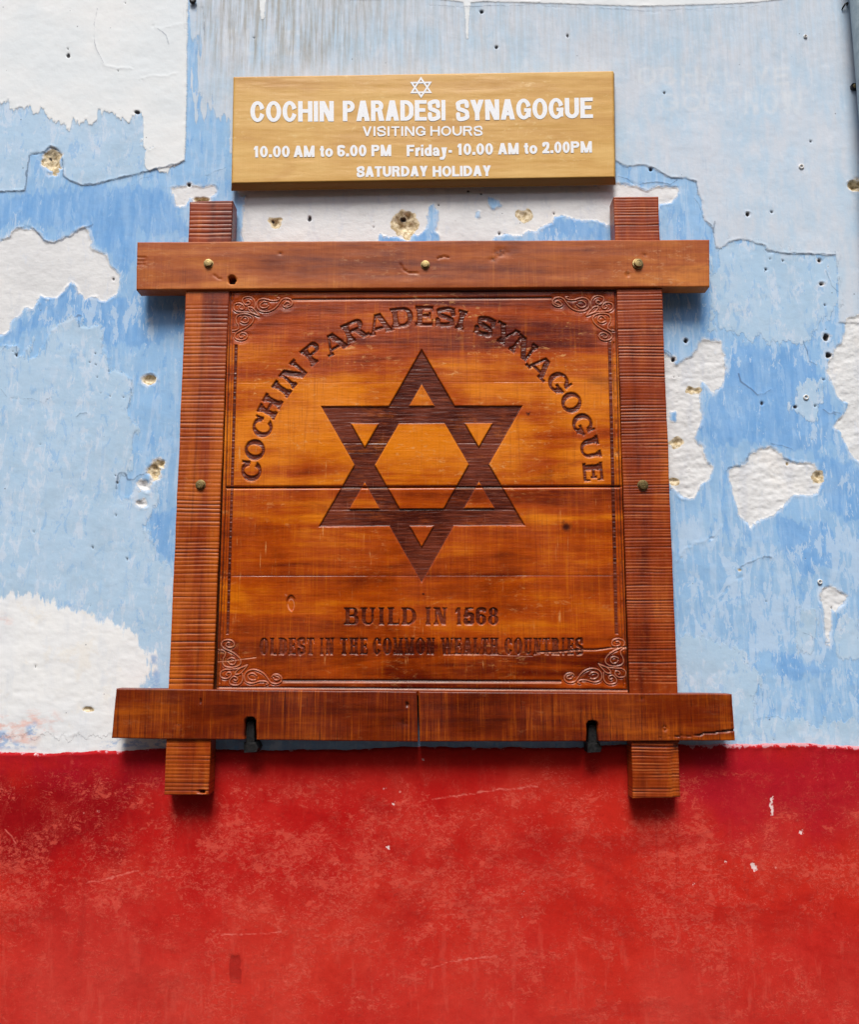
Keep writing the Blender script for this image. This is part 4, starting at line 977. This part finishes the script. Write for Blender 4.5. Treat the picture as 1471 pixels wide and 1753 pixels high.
def scroll_strokes():
    Z = lambda p: smooth_path([(390 + a / 11.315 - 400, 495 + b / 11.315 - 500) for a, b in p], 5)
    return [Z(p) for p in [
        [(1090, 290), (1120, 250), (1180, 250), (1205, 285), (1160, 310), (1110, 330)],
        [(1065, 310), (1095, 345), (1160, 350), (1230, 315), (1248, 260), (1215, 200), (1130, 175), (1050, 200), (1000, 260), (940, 340), (860, 400), (760, 435), (660, 430), (590, 390), (560, 330), (565, 250), (605, 205), (680, 185), (760, 200), (830, 222), (920, 225), (980, 205), (1000, 175), (955, 165)],
        [(760, 250), (690, 245), (635, 280), (620, 330), (670, 365), (740, 360), (785, 320)],
        [(518, 370), (526, 290), (510, 220), (460, 165), (390, 148), (310, 165), (280, 210), (300, 265), (350, 310), (405, 300), (430, 270), (400, 235), (360, 250)],
        [(610, 520), (520, 480), (420, 455), (300, 445), (180, 435), (112, 380), (125, 300), (200, 272), (270, 290), (312, 340), (300, 385), (250, 388), (215, 350), (240, 330)],
        [(390, 345), (470, 362), (540, 430), (605, 515), (500, 478), (430, 430), (390, 380), (388, 345)],
        [(85, 800), (150, 795), (205, 760), (200, 700), (165, 640), (155, 560), (200, 500), (290, 480), (400, 490), (475, 535), (490, 600), (440, 680), (340, 755), (220, 810), (150, 860), (130, 920), (170, 970), (260, 988), (345, 960), (372, 900), (335, 855), (260, 850), (213, 890), (240, 935), (285, 930)],
        [(250, 590), (290, 540), (350, 530), (395, 580), (380, 635), (310, 655), (245, 625)]]]

def build_panel():
    TL, TR, BR, BL = [np.array(c, float) for c in [(392.5, 492), (1055.5, 488), (1075.5, 1192), (370.5, 1190)]]
    nu, nv = 800, 830
    s = np.linspace(0, 1, nu); t = np.linspace(0, 1, nv)
    S, T = np.meshgrid(s, t, indexing='ij')
    P = (1 - S)[..., None] * ((1 - T)[..., None] * TL + T[..., None] * BL) + S[..., None] * ((1 - T)[..., None] * TR + T[..., None] * BR)
    U, V = P[..., 0], P[..., 1]
    nf = fbm(U / 5, V / 5, 201, 3); ns = fbm(U / 30, V / 2.2, 203, 4, .65); ni = fbm(U / 40, V / 40, 205, 4)
    NEG = -50.0
    def local(f, x0, y0, x1, y1):
        D = np.full(U.shape, NEG); m = (U > x0) & (U < x1) & (V > y0) & (V < y1)
        if m.any(): D[m] = f(U[m], V[m])
        return D
    # star
    T1 = [(722, 597), (900, 900), (545, 902)]; T2 = [(549, 695), (896, 694), (722, 998)]
    wob = .5 * ni + .3 * nf
    a = local(lambda u, v: sd_poly(u, v, T1), 520, 570, 925, 1025); b = local(lambda u, v: sd_poly(u, v, T2), 520, 570, 925, 1025)
    star = np.maximum(np.minimum(a, 31 - a), np.minimum(b, 31 - b)) + wob * .6
    # arched lettering
    arch = np.full(U.shape, NEG)
    for c, lx, ly, ww, ang in arch_letters():
        m = (np.abs(U - lx) < 34) & (np.abs(V - ly) < 34)
        du, dv = U[m] - lx, V[m] - ly
        ca, sa = math.cos(ang), math.sin(ang)
        X = du * ca + dv * sa + ww / 2; Y = -(-du * sa + dv * ca) + 17
        arch[m] = np.maximum(arch[m], glyph(c, X, Y, 34, ww, 9.4, 5.2, 5.2, 3.2))
    arch += wob * .7 + .5
    low1 = np.full(U.shape, NEG); low2 = np.full(U.shape, NEG)
    def words(D, items, H, tk, hk, sk, ok):
        for text, x0, x1, yb, gap, serif in items:
            for c, cx, cw in layout(text, x1 - x0, H, gap, serif=True):
                gx = x0 + cx; tt = min(tk, cw * {'M': .24, 'W': .22, 'N': .34, 'H': .33, 'U': .36}.get(c, .42))
                m = (U > gx - 6) & (U < gx + cw + 6) & (V > yb - H - 5) & (V < yb + 5)
                D[m] = np.maximum(D[m], glyph(c, U[m] - gx, yb - V[m], H, cw, tt, hk, sk, min(ok, cw * .1)))
    words(low1, [("BUILD", 589, 713, 1070, .10, 1), ("IN", 726, 766, 1070, .10, 1), ("1568", 779, 854, 1070, .12, 1)], 30, 7.0, 3.4, 3.0, 3.2)
    words(low2, [("OLDEST", 444, 538, 1121, .14, 1), ("IN", 546, 572, 1121, .14, 1), ("THE", 582, 630, 1121, .14, 1), ("COMMON", 638, 745, 1121, .14, 1), ("WEALTH", 755, 854, 1121, .14, 1), ("COUNTRIES", 864, 999, 1121, .14, 1)], 29, 6.6, 3.2, 3.2, 1.6)
    low1 += .4 * nf + .2; low2 += .4 * nf + .15
    # scrolls in the corners
    orn = []
    for ax, ay, fx, fy, k in [(400, 500, 1, 1, 1), (1050, 498, -1, 1, 1.03), (377, 1182, 1, -1, 1.05), (1072, 1180, -1, -1, 1.05)]:
        lu, lv = (U - ax) * fx / k, (V - ay) * fy / k
        m = (lu > -8) & (lu < 112) & (lv > -6) & (lv < 98)
        d = np.full(U.shape, 60.0); dd = np.full(int(m.sum()), 60.0)
        for p in scroll_strokes(): dd = np.minimum(dd, d_line(lu[m], lv[m], p))
        d[m] = dd; orn.append(d)
    dor = np.minimum.reduce(orn)
    # border lines
    line = np.zeros(U.shape); ridge = np.zeros(U.shape); dep = np.zeros(U.shape)
    def groove(pts, wd, mm, lit=0.0, side=(0, 1), off=3.0, dark=1.0):
        nonlocal line, ridge, dep
        P = np.array(pts); x0, y0 = P.min(0) - 12; x1, y1 = P.max(0) + 12
        m = (U > x0) & (U < x1) & (V > y0) & (V < y1)
        d = d_line(U[m] + .5 * ni[m], V[m] + .5 * ni[m], pts)
        e = np.exp(-(d / wd) ** 2)
        dep[m] = np.maximum(dep[m], mm * e); line[m] = np.maximum(line[m], dark * e)
        if lit:
            d2 = d_line(U[m] - side[0] * off, V[m] - side[1] * off, pts)
            ridge[m] = np.maximum(ridge[m], lit * np.exp(-(d2 / 1.4) ** 2))
    groove([(500, 512.5), (945, 509.5)], 1.5, 2.2, .9, off=3.2)
    groove([(484, 1165), (960, 1166)], 2.0, 2.4, .9, off=4.0)
    groove([(393, 499), (1055, 497)], 1.5, 2.0, .4, off=2.5)
    groove([(372, 1176), (1075, 1181)], 1.4, 2.0, .9, off=2.8)
    groove([(394.5, 500), (386, 850), (372.5, 1180)], 1.3, 2.0); groove([(399.5, 505), (391, 850), (378, 1175)], 1.0, 1.2, 0, dark=.7)
    groove([(1054, 500), (1062, 850), (1074, 1180)], 1.3, 2.0); groove([(1048, 560), (1057, 850), (1068.5, 1175)], 1.0, 1.2, 0, dark=.7)
    groove([(388, 834.5), (1062, 832.5)], 1.9, 5.0, .8, off=3.4)
    groove([(386, 986.5), (1068, 985)], .7, .5, .12, off=2, dark=.6)
    groove([(396, 655), (1050, 654)], .6, .3, .28, off=-1.2, dark=.2)
    groove([(555, 760), (660, 758)], 0.01, 0)
    cr = [(1076, 1107), (1048, 1108), (1020, 1112), (990, 1112), (960, 1115), (920, 1116)]
    groove(cr, 1.2, 2.5, .8, off=2.4); groove([(760, 1121), (800, 1119), (850, 1121), (912, 1123)], .7, .8, .5, off=1.2, dark=.4)
    groove([(372, 1132), (395, 1131), (412, 1128), (438, 1125)], .8, 1.0, .8, off=1.0, dark=.4)
    # chiselled side channels
    chn = np.maximum(local(lambda u, v: sd_poly(u, v, [(401, 590), (407, 590), (392, 1086), (386.5, 1086)]), 370, 570, 420, 1100), local(lambda u, v: sd_poly(u, v, [(1041, 585), (1047.5, 585), (1059.5, 1086), (1053, 1086)]), 1025, 570, 1075, 1100))
    bead = np.maximum(local(lambda u, v: sd_poly(u, v, [(395, 505), (399, 505), (377.5, 1170), (373.5, 1170)]), 360, 500, 410, 1180), local(lambda u, v: sd_poly(u, v, [(1049.5, 585), (1053.5, 585), (1073, 1170), (1069, 1170)]), 1040, 570, 1085, 1180))
    beadn = vnoise(U * 0 + 3.1, V / 6.5, 207) + .3 * nf
    # knots
    knot = .9 * np.exp(-(((U - 970) / 11) ** 2 + ((V - 902) / 9) ** 2) * (1 + .8 * nf)) + .8 * np.exp(-(((U - 905) / 6) ** 2 + ((V - 708) / 5) ** 2)) * (nf > -.1) + .95 * np.exp(-(((U - 725) / 3) ** 2 + ((V - 1017) / 2.2) ** 2))
    kn2 = np.abs(np.hypot((U - 498) * 1.5, (V - 1036) * .8) - 8 + 1.5 * nf)
    dep += 2.6 * sstep(2, 0, np.hypot((U - 498) * 1.5, (V - 1032) * .75) - 9 + 2 * nf)
    ridge = np.maximum(ridge, .9 * np.exp(-(kn2 / 1.6) ** 2) * (nf > -.35)); ridge = np.maximum(ridge, .7 * np.exp(-(((U - 488) / 6) ** 2 + ((V - 1019) / 3.5) ** 2)) * (nf > 0))
    # depth and stain
    sg = sstep(-.5, 1.5, star); ag = sstep(-.6, 2.0, arch); l1 = sstep(-.5, 1.3, low1); l2 = sstep(-.5, 1.3, low2); cg = sstep(-.5, 1.0, chn); bg_ = sstep(-.5, 1.0, bead)
    depth = dep
    depth = np.maximum(depth, sg * (3.0 + .22 * ns) - .0)
    depth = depth + .6 * sg * np.exp(-((V - 758) / 1.2) ** 2) * ((U < 690) | (U > 755)) + .5 * sg * np.exp(-((V - 872) / 1.3) ** 2)
    depth = np.maximum(depth, ag * (2.7 + .5 * ns + .5 * nf)); depth = np.maximum(depth, l1 * (2.2 + .5 * nf)); depth = np.maximum(depth, l2 * (2.2 + .6 * nf))
    depth = np.maximum(depth, cg * (1.8 + 1.0 * (vnoise(U * 0 + 1.7, V / 2.5, 209) - .5))); depth = np.maximum(depth, bg_ * (.6 + 1.1 * beadn))
    og = .62 * np.exp(-((dor - 2.0) / .9) ** 2)                     # grooves both sides of a rounded line
    ob = sstep(9, 4, dor)
    depth = np.maximum(depth, 1.5 * og + .5 * ob * (dor > 1.2))
    depth += .16 * ns + .25 * fbm(U / 70, V / 40, 211, 3) + .12 * fbm(U / 1.6, V / 40, 213, 3) * sstep(-.2, .5, fbm(U / 90, V / 60, 215, 3))
    depth -= .5 * np.exp(-(dor / 1.1) ** 2)
    carve = np.maximum.reduce([sg * .95, ag, l1 * 1.0, l2 * 1.0, cg * .95, bg_ * .6 * beadn, .14 * ob * (dor > 1.3)])
    A = {'carve': carve, 'line': np.maximum(np.clip(line, 0, 1), .6 * og), 'ridge': np.maximum(np.clip(ridge, 0, 1), .85 * np.exp(-(dor / 1.1) ** 2)), 'knot': np.clip(knot, 0, 1)}
    for D in (arch, low1, low2, star):       # light from above painted as a thin pale lower lip on each cut
        dn = np.roll(D, 2, axis=1)
        A['ridge'] = np.maximum(A['ridge'], (.95 if D is not star else .6) * np.exp(-((D + .5) / 1.15) ** 2) * sstep(.5, 1.9, dn - D) * np.clip(.75 + .8 * ni, .15, 1.1))
    tone_falloff = np.interp(V, [490, 560, 600, 640, 652, 658, 700, 760, 828, 840, 900, 960, 984, 990, 1040, 1090, 1140, 1185], [-.08, -.05, -.01, -.05, -.02, .03, .04, .06, .05, -.02, -.04, -.03, -.07, -.01, -.03, -.05, -.09, -.13])  # plank tones, darker downwards: light falloff painted into the wood
    tone_falloff = tone_falloff + .03 * ni - .07 * np.exp(-((U - 960) / 90) ** 2 - ((V - 585) / 40) ** 2) + .06 * np.exp(-((U - 725) / 190) ** 2 - ((V - 760) / 80) ** 2)
    A['tone_falloff'] = tone_falloff
    A['wear'] = np.interp(V, [495, 540, 620, 700, 800, 900, 1000, 1180], [.7, 1, 1, .8, .8, .45, .4, .3])
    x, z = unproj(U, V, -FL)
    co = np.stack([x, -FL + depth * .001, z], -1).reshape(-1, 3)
    F = grid_faces(nu, nv)
    fm = lambda D: D.reshape(-1)[F].mean(1)
    part = np.zeros(len(F), int)
    vf = fm(V); part[vf > 654] = 1; part[vf > 833.5] = 2; part[vf > 986] = 3
    for k, d in enumerate(orn): part[fm(d) < 3.6] = 8 + k
    part[fm(star) > -.3] = 4; part[fm(arch) > -.3] = 5; part[fm(low1) > -.3] = 6; part[fm(low2) > -.3] = 7
    names = ["plank"] * 4 + ["star_emblem", "lettering", "lettering", "lettering"] + ["corner_scroll"] * 4
    labs = {5: "carved arched words COCHIN PARADESI SYNAGOGUE", 6: "carved words BUILD IN 1568", 7: "carved words OLDEST IN THE COMMON WEALTH COUNTRIES"}
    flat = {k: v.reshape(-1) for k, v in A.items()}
    N = co.shape[0]
    # shared smooth normals across the parts come from the common grid; each part keeps its own vertices
    for k, nm in enumerate(names):
        f = F[part == k]
        if not len(f): continue
        used = np.unique(f); remap = np.zeros(N, np.int64); remap[used] = np.arange(len(used))
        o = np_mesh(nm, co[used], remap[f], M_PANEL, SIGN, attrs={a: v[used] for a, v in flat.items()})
        if k in labs: o['label'] = labs[k]
build_panel()

# ---- brass bolt heads
def bolt(px, py, r, front, seed):
    cx, cz = unproj(px, py, -front); r *= .001
    verts = []; faces = []; n = 20
    rr = random.Random(seed); tilt = (rr.uniform(-.12, .12), rr.uniform(-.12, .12))
    prof = [(1.28, .001), (1.28, .0), (1.22, -.0008), (1.02, -.0012), (1.0, -.0045), (.93, -.0056), (.55, -.0060), (.5, -.0055), (.0, -.0058)]
    for k, (q, y) in enumerate(prof[:-1]):
        for j in range(n):
            a = 2 * math.pi * j / n
            hexr = 1.0 if k < 3 or k > 5 else (1 - .045 * (1 - math.cos(6 * a)) / 2)
            X, Zz = r * q * hexr * math.cos(a), r * q * hexr * math.sin(a)
            verts.append((cx + X, -front + y * (r / .008) + X * tilt[0] + Zz * tilt[1], cz + Zz))
    verts.append((cx, -front + prof[-1][1] * (r / .008), cz)); c = len(verts) - 1
    for k in range(len(prof) - 2):
        for j in range(n):
            j1 = (j + 1) % n; faces.append((k * n + j, k * n + j1, (k + 1) * n + j1, (k + 1) * n + j))
    k = len(prof) - 2
    for j in range(n): faces.append((k * n + j, k * n + (j + 1) % n, c))
    me = bpy.data.meshes.new("bolt"); me.from_pydata([tuple(map(float, v)) for v in verts], [], faces)
    for p in me.polygons: p.use_smooth = False
    me.materials.append(M_BRASS)
    o = bpy.data.objects.new("bolt", me); COL.objects.link(o); place(o, SIGN)
for k, (px, py, r, fr) in enumerate([(357, 451, 7.0, FB), (728, 453, 6.6, FB), (1093, 451.5, 8.2, FB), (343, 830, 7.2, FP), (1101, 831, 7.6, FP)]): bolt(px, py, r, fr, k)

# ---- iron hooks the lower beam rests on
def prism_obj(name, outline, y0, y1, mat, parent=None, bev=.0012):
    """outline: (x, z) points anticlockwise seen from the lane; from y0 (front, towards the lane) to y1"""
    n = len(outline)
    me = bpy.data.meshes.new(name)
    c = np.mean(outline, 0)
    ins = [tuple(np.array(p) + (c - np.array(p)) / np.linalg.norm(c - np.array(p)) * bev) for p in outline]
    V = [(p[0], y0, p[1]) for p in ins] + [(p[0], y0 + bev, p[1]) for p in outline] + [(p[0], y1, p[1]) for p in outline]
    F = [tuple(range(n))] + [tuple(range(3 * n - 1, 2 * n - 1, -1))]
    for k in range(n):
        k1 = (k + 1) % n
        F += [(k, n + k, n + k1, k1), (n + k, 2 * n + k, 2 * n + k1, n + k1)]
    me.from_pydata([tuple(map(float, v)) for v in V], [], F); me.materials.append(mat)
    o = bpy.data.objects.new(name, me); COL.objects.link(o); return place(o, parent)

for px, y0, lab in [(428, 1229, "black iron wall hook in a slot of the sign's uncracked lower beam half"), (1015, 1235, "black iron wall hook in a slot of the sign's cracked lower beam half")]:
    x0, z0 = unproj(px, 1284, -.03); _, z1 = unproj(px, y0 + 4, -.03)
    H = tag(empty("wall_hook", (float(x0), 0, float(z0))), lab, "hook", "iron hooks under the carved sign")
    wv = .0072
    up = [(x0 - wv, z0 + .012), (x0 + wv, z0 + .012)] + [(x0 + wv * math.cos(a), z1 - wv + wv * math.sin(a)) for a in np.linspace(.2, math.pi - .2, 8)]
    prism_obj("prong", up, -.0335, -.0265, M_IRON, H)
    arm = [(x0 - .009, z0 - .004), (x0 + .012, z0 - .003), (x0 + .015, z0 + .004), (x0 + .010, z0 + .0125), (x0 - .0095, z0 + .0125)]
    prism_obj("arm", arm, -.036, .002, M_IRON, H)

# ------------------------------------------------------------------ the opening hours board
HB = .026
hx, hz = unproj(725, 315, -.013)
HOURS = tag(empty("hours_board", (float(hx), -.013, float(hz))), "golden varnished wooden board with white painted visiting hours above the carved sign", "sign board")
def chamfer(corners_out, corners_in):
    O = [unproj(*c, -HB + .011) for c in corners_out]; I = [unproj(*c, -HB) for c in corners_in]
def hours_h(U, V):
    # chamfered moulding round the edge: wide below, narrow above
    dl = U - np.interp(V, [129, 320], [396.5, 393]); dr = np.interp(V, [119, 309], [1055, 1057.5]) - U
    dt = V - np.interp(U, [397, 1055], [129.5, 119.5]); db = np.interp(U, [393, 1057], [320, 309.5]) - V
    e = np.minimum(np.minimum(dl / 3.5, dr / 5.0), np.minimum(dt / 2.5, db / 8.0))
    return .012 * (1 - sstep(0, 1, e) ** .8) + .0003 * fbm(U / 60, V / 10, 5, 3)
def hours_g(U, V):
    db = np.interp(U, [393, 1057], [320, 309.5]) - V; dr = np.interp(V, [119, 309], [1055, 1057.5]) - U; dl = U - np.interp(V, [129, 320], [396.5, 393])
    dt = V - np.interp(U, [397, 1055], [129.5, 119.5])
    g = np.maximum(sstep(8.6, 7.0, db) * .9, np.maximum(sstep(5, 4, dr) * .8, sstep(3.4, 2.4, dl) * .9))
    kn = np.exp(-(((U - 935) / 26) ** 2 + ((V - 224) / 15) ** 2))
    g = np.maximum(g, .0 + .45 * kn * np.clip(np.sin(np.hypot((U - 945) / 1.6, V - 224) * 1.1), 0, 1))
    g = g - .25 * kn - .5 * sstep(3.5, 2, dt) * (g < .3)
    return g
slab("board", [(397, 129.5), (1055, 119.5), (1057.5, 309.5), (393, 320)], HB, .011, M_HOURS, HOURS, du=2.4, dv=1.2, h=hours_h, r=.6, wob=.4, seed=51, attrs={'groove': hours_g})
HY = -HB - .0006
def rot_uv(U, V, ox, oy, slope):
    ang = math.atan(slope); ca, sa = math.cos(ang), math.sin(ang)
    du, dv = U - ox, V - oy
    return du * ca + dv * sa, -(-du * sa + dv * ca)
def sign_text(label, words, H, t, h, gap=.13):
    """words: (text, x0, x1, baseline at x0, slope)"""
    def f(U, V):
        D = np.full(U.shape, -50.0)
        for text, x0, x1, yb, slope in words:
            X, Y = rot_uv(U, V, x0, yb, slope)
            for c, cx, cw in layout(text, x1 - x0, H, gap):
                if c == ' ': continue
                m = (X > cx - 4) & (X < cx + cw + 4) & (Y > -H * .4) & (Y < H * 1.15)
                if m.any(): D[m] = np.maximum(D[m], glyph(c, X[m] - cx, Y[m], H, cw, min(t, cw * 1.0), h))
        return D
    xs0 = min(w_[1] for w_ in words) - 6; xs1 = max(w_[2] for w_ in words) + 6; ys = [w_[3] for w_ in words]
    o = fill_mesh("lettering", f, xs0, min(ys) - H - 16, xs1, max(ys) + H * .4 + 4, .5, HY, M_PAINT, HOURS)
    o['label'] = label
sl = -.0125
sign_text("white painted words COCHIN PARADESI SYNAGOGUE", [("COCHIN", 428.5, 571.5, 208.5, -.004), ("PARADESI", 587, 763, 207.5, -.008), ("SYNAGOGUE", 781.5, 1016, 206.5, -.020)], 35, 7.7, 6.2, .09)
sign_text("white painted words VISITING HOURS", [("VISITING", 621, 729, 233, -.004), ("HOURS", 737, 826.5, 232.5, -.004)], 16.5, 3.3, 2.8, .13)
sign_text("white painted words 10.00 AM to 6.00 PM", [("10.00", 434, 496, 269.5, -.008), ("AM", 502.5, 538.5, 269, -.008), ("to", 547.5, 570, 268.5, -.008), ("6.00", 577.5, 627.5, 268, -.01), ("PM", 636, 670, 267.5, -.01)], 19.5, 4.8, 3.9, .10)
sign_text("white painted words Friday- 10.00 AM to 2.00PM", [("Friday-", 696.5, 774, 267.5, -.012), ("10.00", 783, 844.5, 265.5, -.014), ("AM", 853, 888.5, 264.5, -.016), ("to", 897.5, 920.5, 263.5, -.016), ("2.00PM", 929, 1014, 262.5, -.016)], 19.5, 4.8, 3.9, .10)
sign_text("white painted words SATURDAY HOLIDAY", [("SATURDAY", 611, 732.5, 303, -.010), ("HOLIDAY", 741, 841, 302.5, -.014)], 18, 4.7, 3.8, .09)
def hstar(U, V):
    X, Y = rot_uv(U, V, 721, 149.5, -.012)
    a = sd_poly(X, Y, [(0, 18.5), (18.8, -10), (-18.8, -10)]); b = sd_poly(X, Y, [(0, -18.5), (18.8, 9.6), (-18.8, 9.6)])
    return np.maximum(np.minimum(a, 2.9 - a), np.minimum(b, 2.9 - b))
fill_mesh("star_emblem", hstar, 698, 126, 744, 172, .5, HY, M_PAINT, HOURS)

# ------------------------------------------------------------------ small things on the wall
def lathe(name, cx, cz, y_front, prof, mat, parent=None, n=18):
    """prof: (radius, y offset towards the wall); closed at the first point"""
    V = []; F = []
    for q, y in prof:
        for j in range(n):
            a = 2 * math.pi * j / n; V.append((cx + q * math.cos(a), y_front + y, cz + q * math.sin(a)))
    for k in range(len(prof) - 1):
        for j in range(n):
            j1 = (j + 1) % n; F.append((k * n + j, (k + 1) * n + j, (k + 1) * n + j1, k * n + j1))
    F.append(tuple(range(n)))
    me = bpy.data.meshes.new(name); me.from_pydata([tuple(map(float, v)) for v in V], [], F); me.materials.append(mat)
    for p in me.polygons: p.use_smooth = len(p.vertices) == 4
    o = bpy.data.objects.new(name, me); COL.objects.link(o); return place(o, parent)

def wall_plug(px, py, r, label):
    x, z = unproj(px, py, -.002); r *= .001
    E_ = tag(empty("wall_plug", (float(x), 0, float(z))), label, "wall plug", "plastic plugs left in the wall")
    lathe("rim", x, z, -.0035, [(r * .52, .004), (r * .55, .0006), (r * .75, 0), (r, .001), (r, .006)], M_PLUG, E_)
    lathe("bore", x, z, -.0015, [(r * .05, .002), (r * .56, .0015)], M_DARK, E_)
wall_plug(1373, 285, 5.0, "pale plug in a dark drilled hole beside the pockmark at the right edge")
wall_plug(1381, 680, 5.0, "pale plug in the strong blue streaks beside the right-hand white scar")
wall_plug(1405, 996, 4.2, "white plug above the small drip-shaped white scar at lower right")
wall_plug(1380, 62, 3.6, "small pale plug high on the pale skim coat near the grey pipe")

x, z = unproj(330, 2, -.004)
S_ = tag(empty("wall_screw", (float(x), 0, float(z))), "black screw head beside the straight edge of the white paint at the top", "screw")
lathe("head", x, z, -.009, [(.0014, .0012), (.003, .0002), (.0062, .0016), (.0068, .004), (.004, .006), (.0035, .012)], M_IRON, S_)

# hook high on the right
x, z = unproj(1449, 12, -.004)
Hk = tag(empty("wall_staple", (float(x), 0, float(z))), "small bent dark wire staple beside the grey pipe", "staple")
def tube(name, pts, r, mat, parent, n=8):
    V = []; F = []
    P = [Vector(p) for p in pts]
    for k, p in enumerate(P):
        t = (P[min(k + 1, len(P) - 1)] - P[max(k - 1, 0)]).normalized()
        a = t.cross(Vector((0, 1, 0)) if abs(t.y) < .9 else Vector((1, 0, 0))).normalized(); b = t.cross(a)
        for j in range(n):
            q = 2 * math.pi * j / n; V.append(tuple(p + (a * math.cos(q) + b * math.sin(q)) * r))
    for k in range(len(P) - 1):
        for j in range(n):
            j1 = (j + 1) % n; F.append((k * n + j, k * n + j1, (k + 1) * n + j1, (k + 1) * n + j))
    F += [tuple(range(n - 1, -1, -1)), tuple(range(len(V) - n, len(V)))]
    me = bpy.data.meshes.new(name); me.from_pydata(V, [], F); me.materials.append(mat)
    for p in me.polygons: p.use_smooth = len(p.vertices) == 4
    o = bpy.data.objects.new(name, me); COL.objects.link(o); return place(o, parent)
x, z = float(x), float(z)
tube("wire", [(x - .006, .004, z - .003), (x - .006, -.005, z - .002), (x - .003, -.008, z + .003), (x + .002, -.008, z + .006), (x + .004, -.005, z + .007), (x + .005, .004, z + .007)], .0016, M_IRON, Hk)

# drain pipe at the right edge and its strap
px_, _ = unproj(1457, 0, -.035)
PR = .034
PX = float(px_) + PR
PIPE = tag(empty("drain_pipe", (PX, -.036, 0)), "grey painted drain pipe running up the right edge of the wall", "pipe")
tube("pipe", [(PX, -.040, .02), (PX, -.040, 1.2), (PX, -.040, 2.4), (PX, -.040, 4.5)], PR, M_PIPE, PIPE, 28)
_, zs = unproj(1462, 148, -.004)
zs = float(zs)
def strap():
    xl = float(unproj(1457.5, 148, -.003)[0])
    out = [(xl, zs - .003), (xl + .003, zs - .0062), (PX + .07, zs - .0062), (PX + .07, zs + .0062), (xl + .003, zs + .0062), (xl, zs + .003)]
    prism_obj("strap", out, -.0055, .002, M_IRON, PIPE, .0006)
    lathe("screw", xl + .007, zs, -.0078, [(.0012, .0004), (.0032, .0), (.004, .0014), (.004, .004)], M_BRASS, PIPE, 12)
strap()
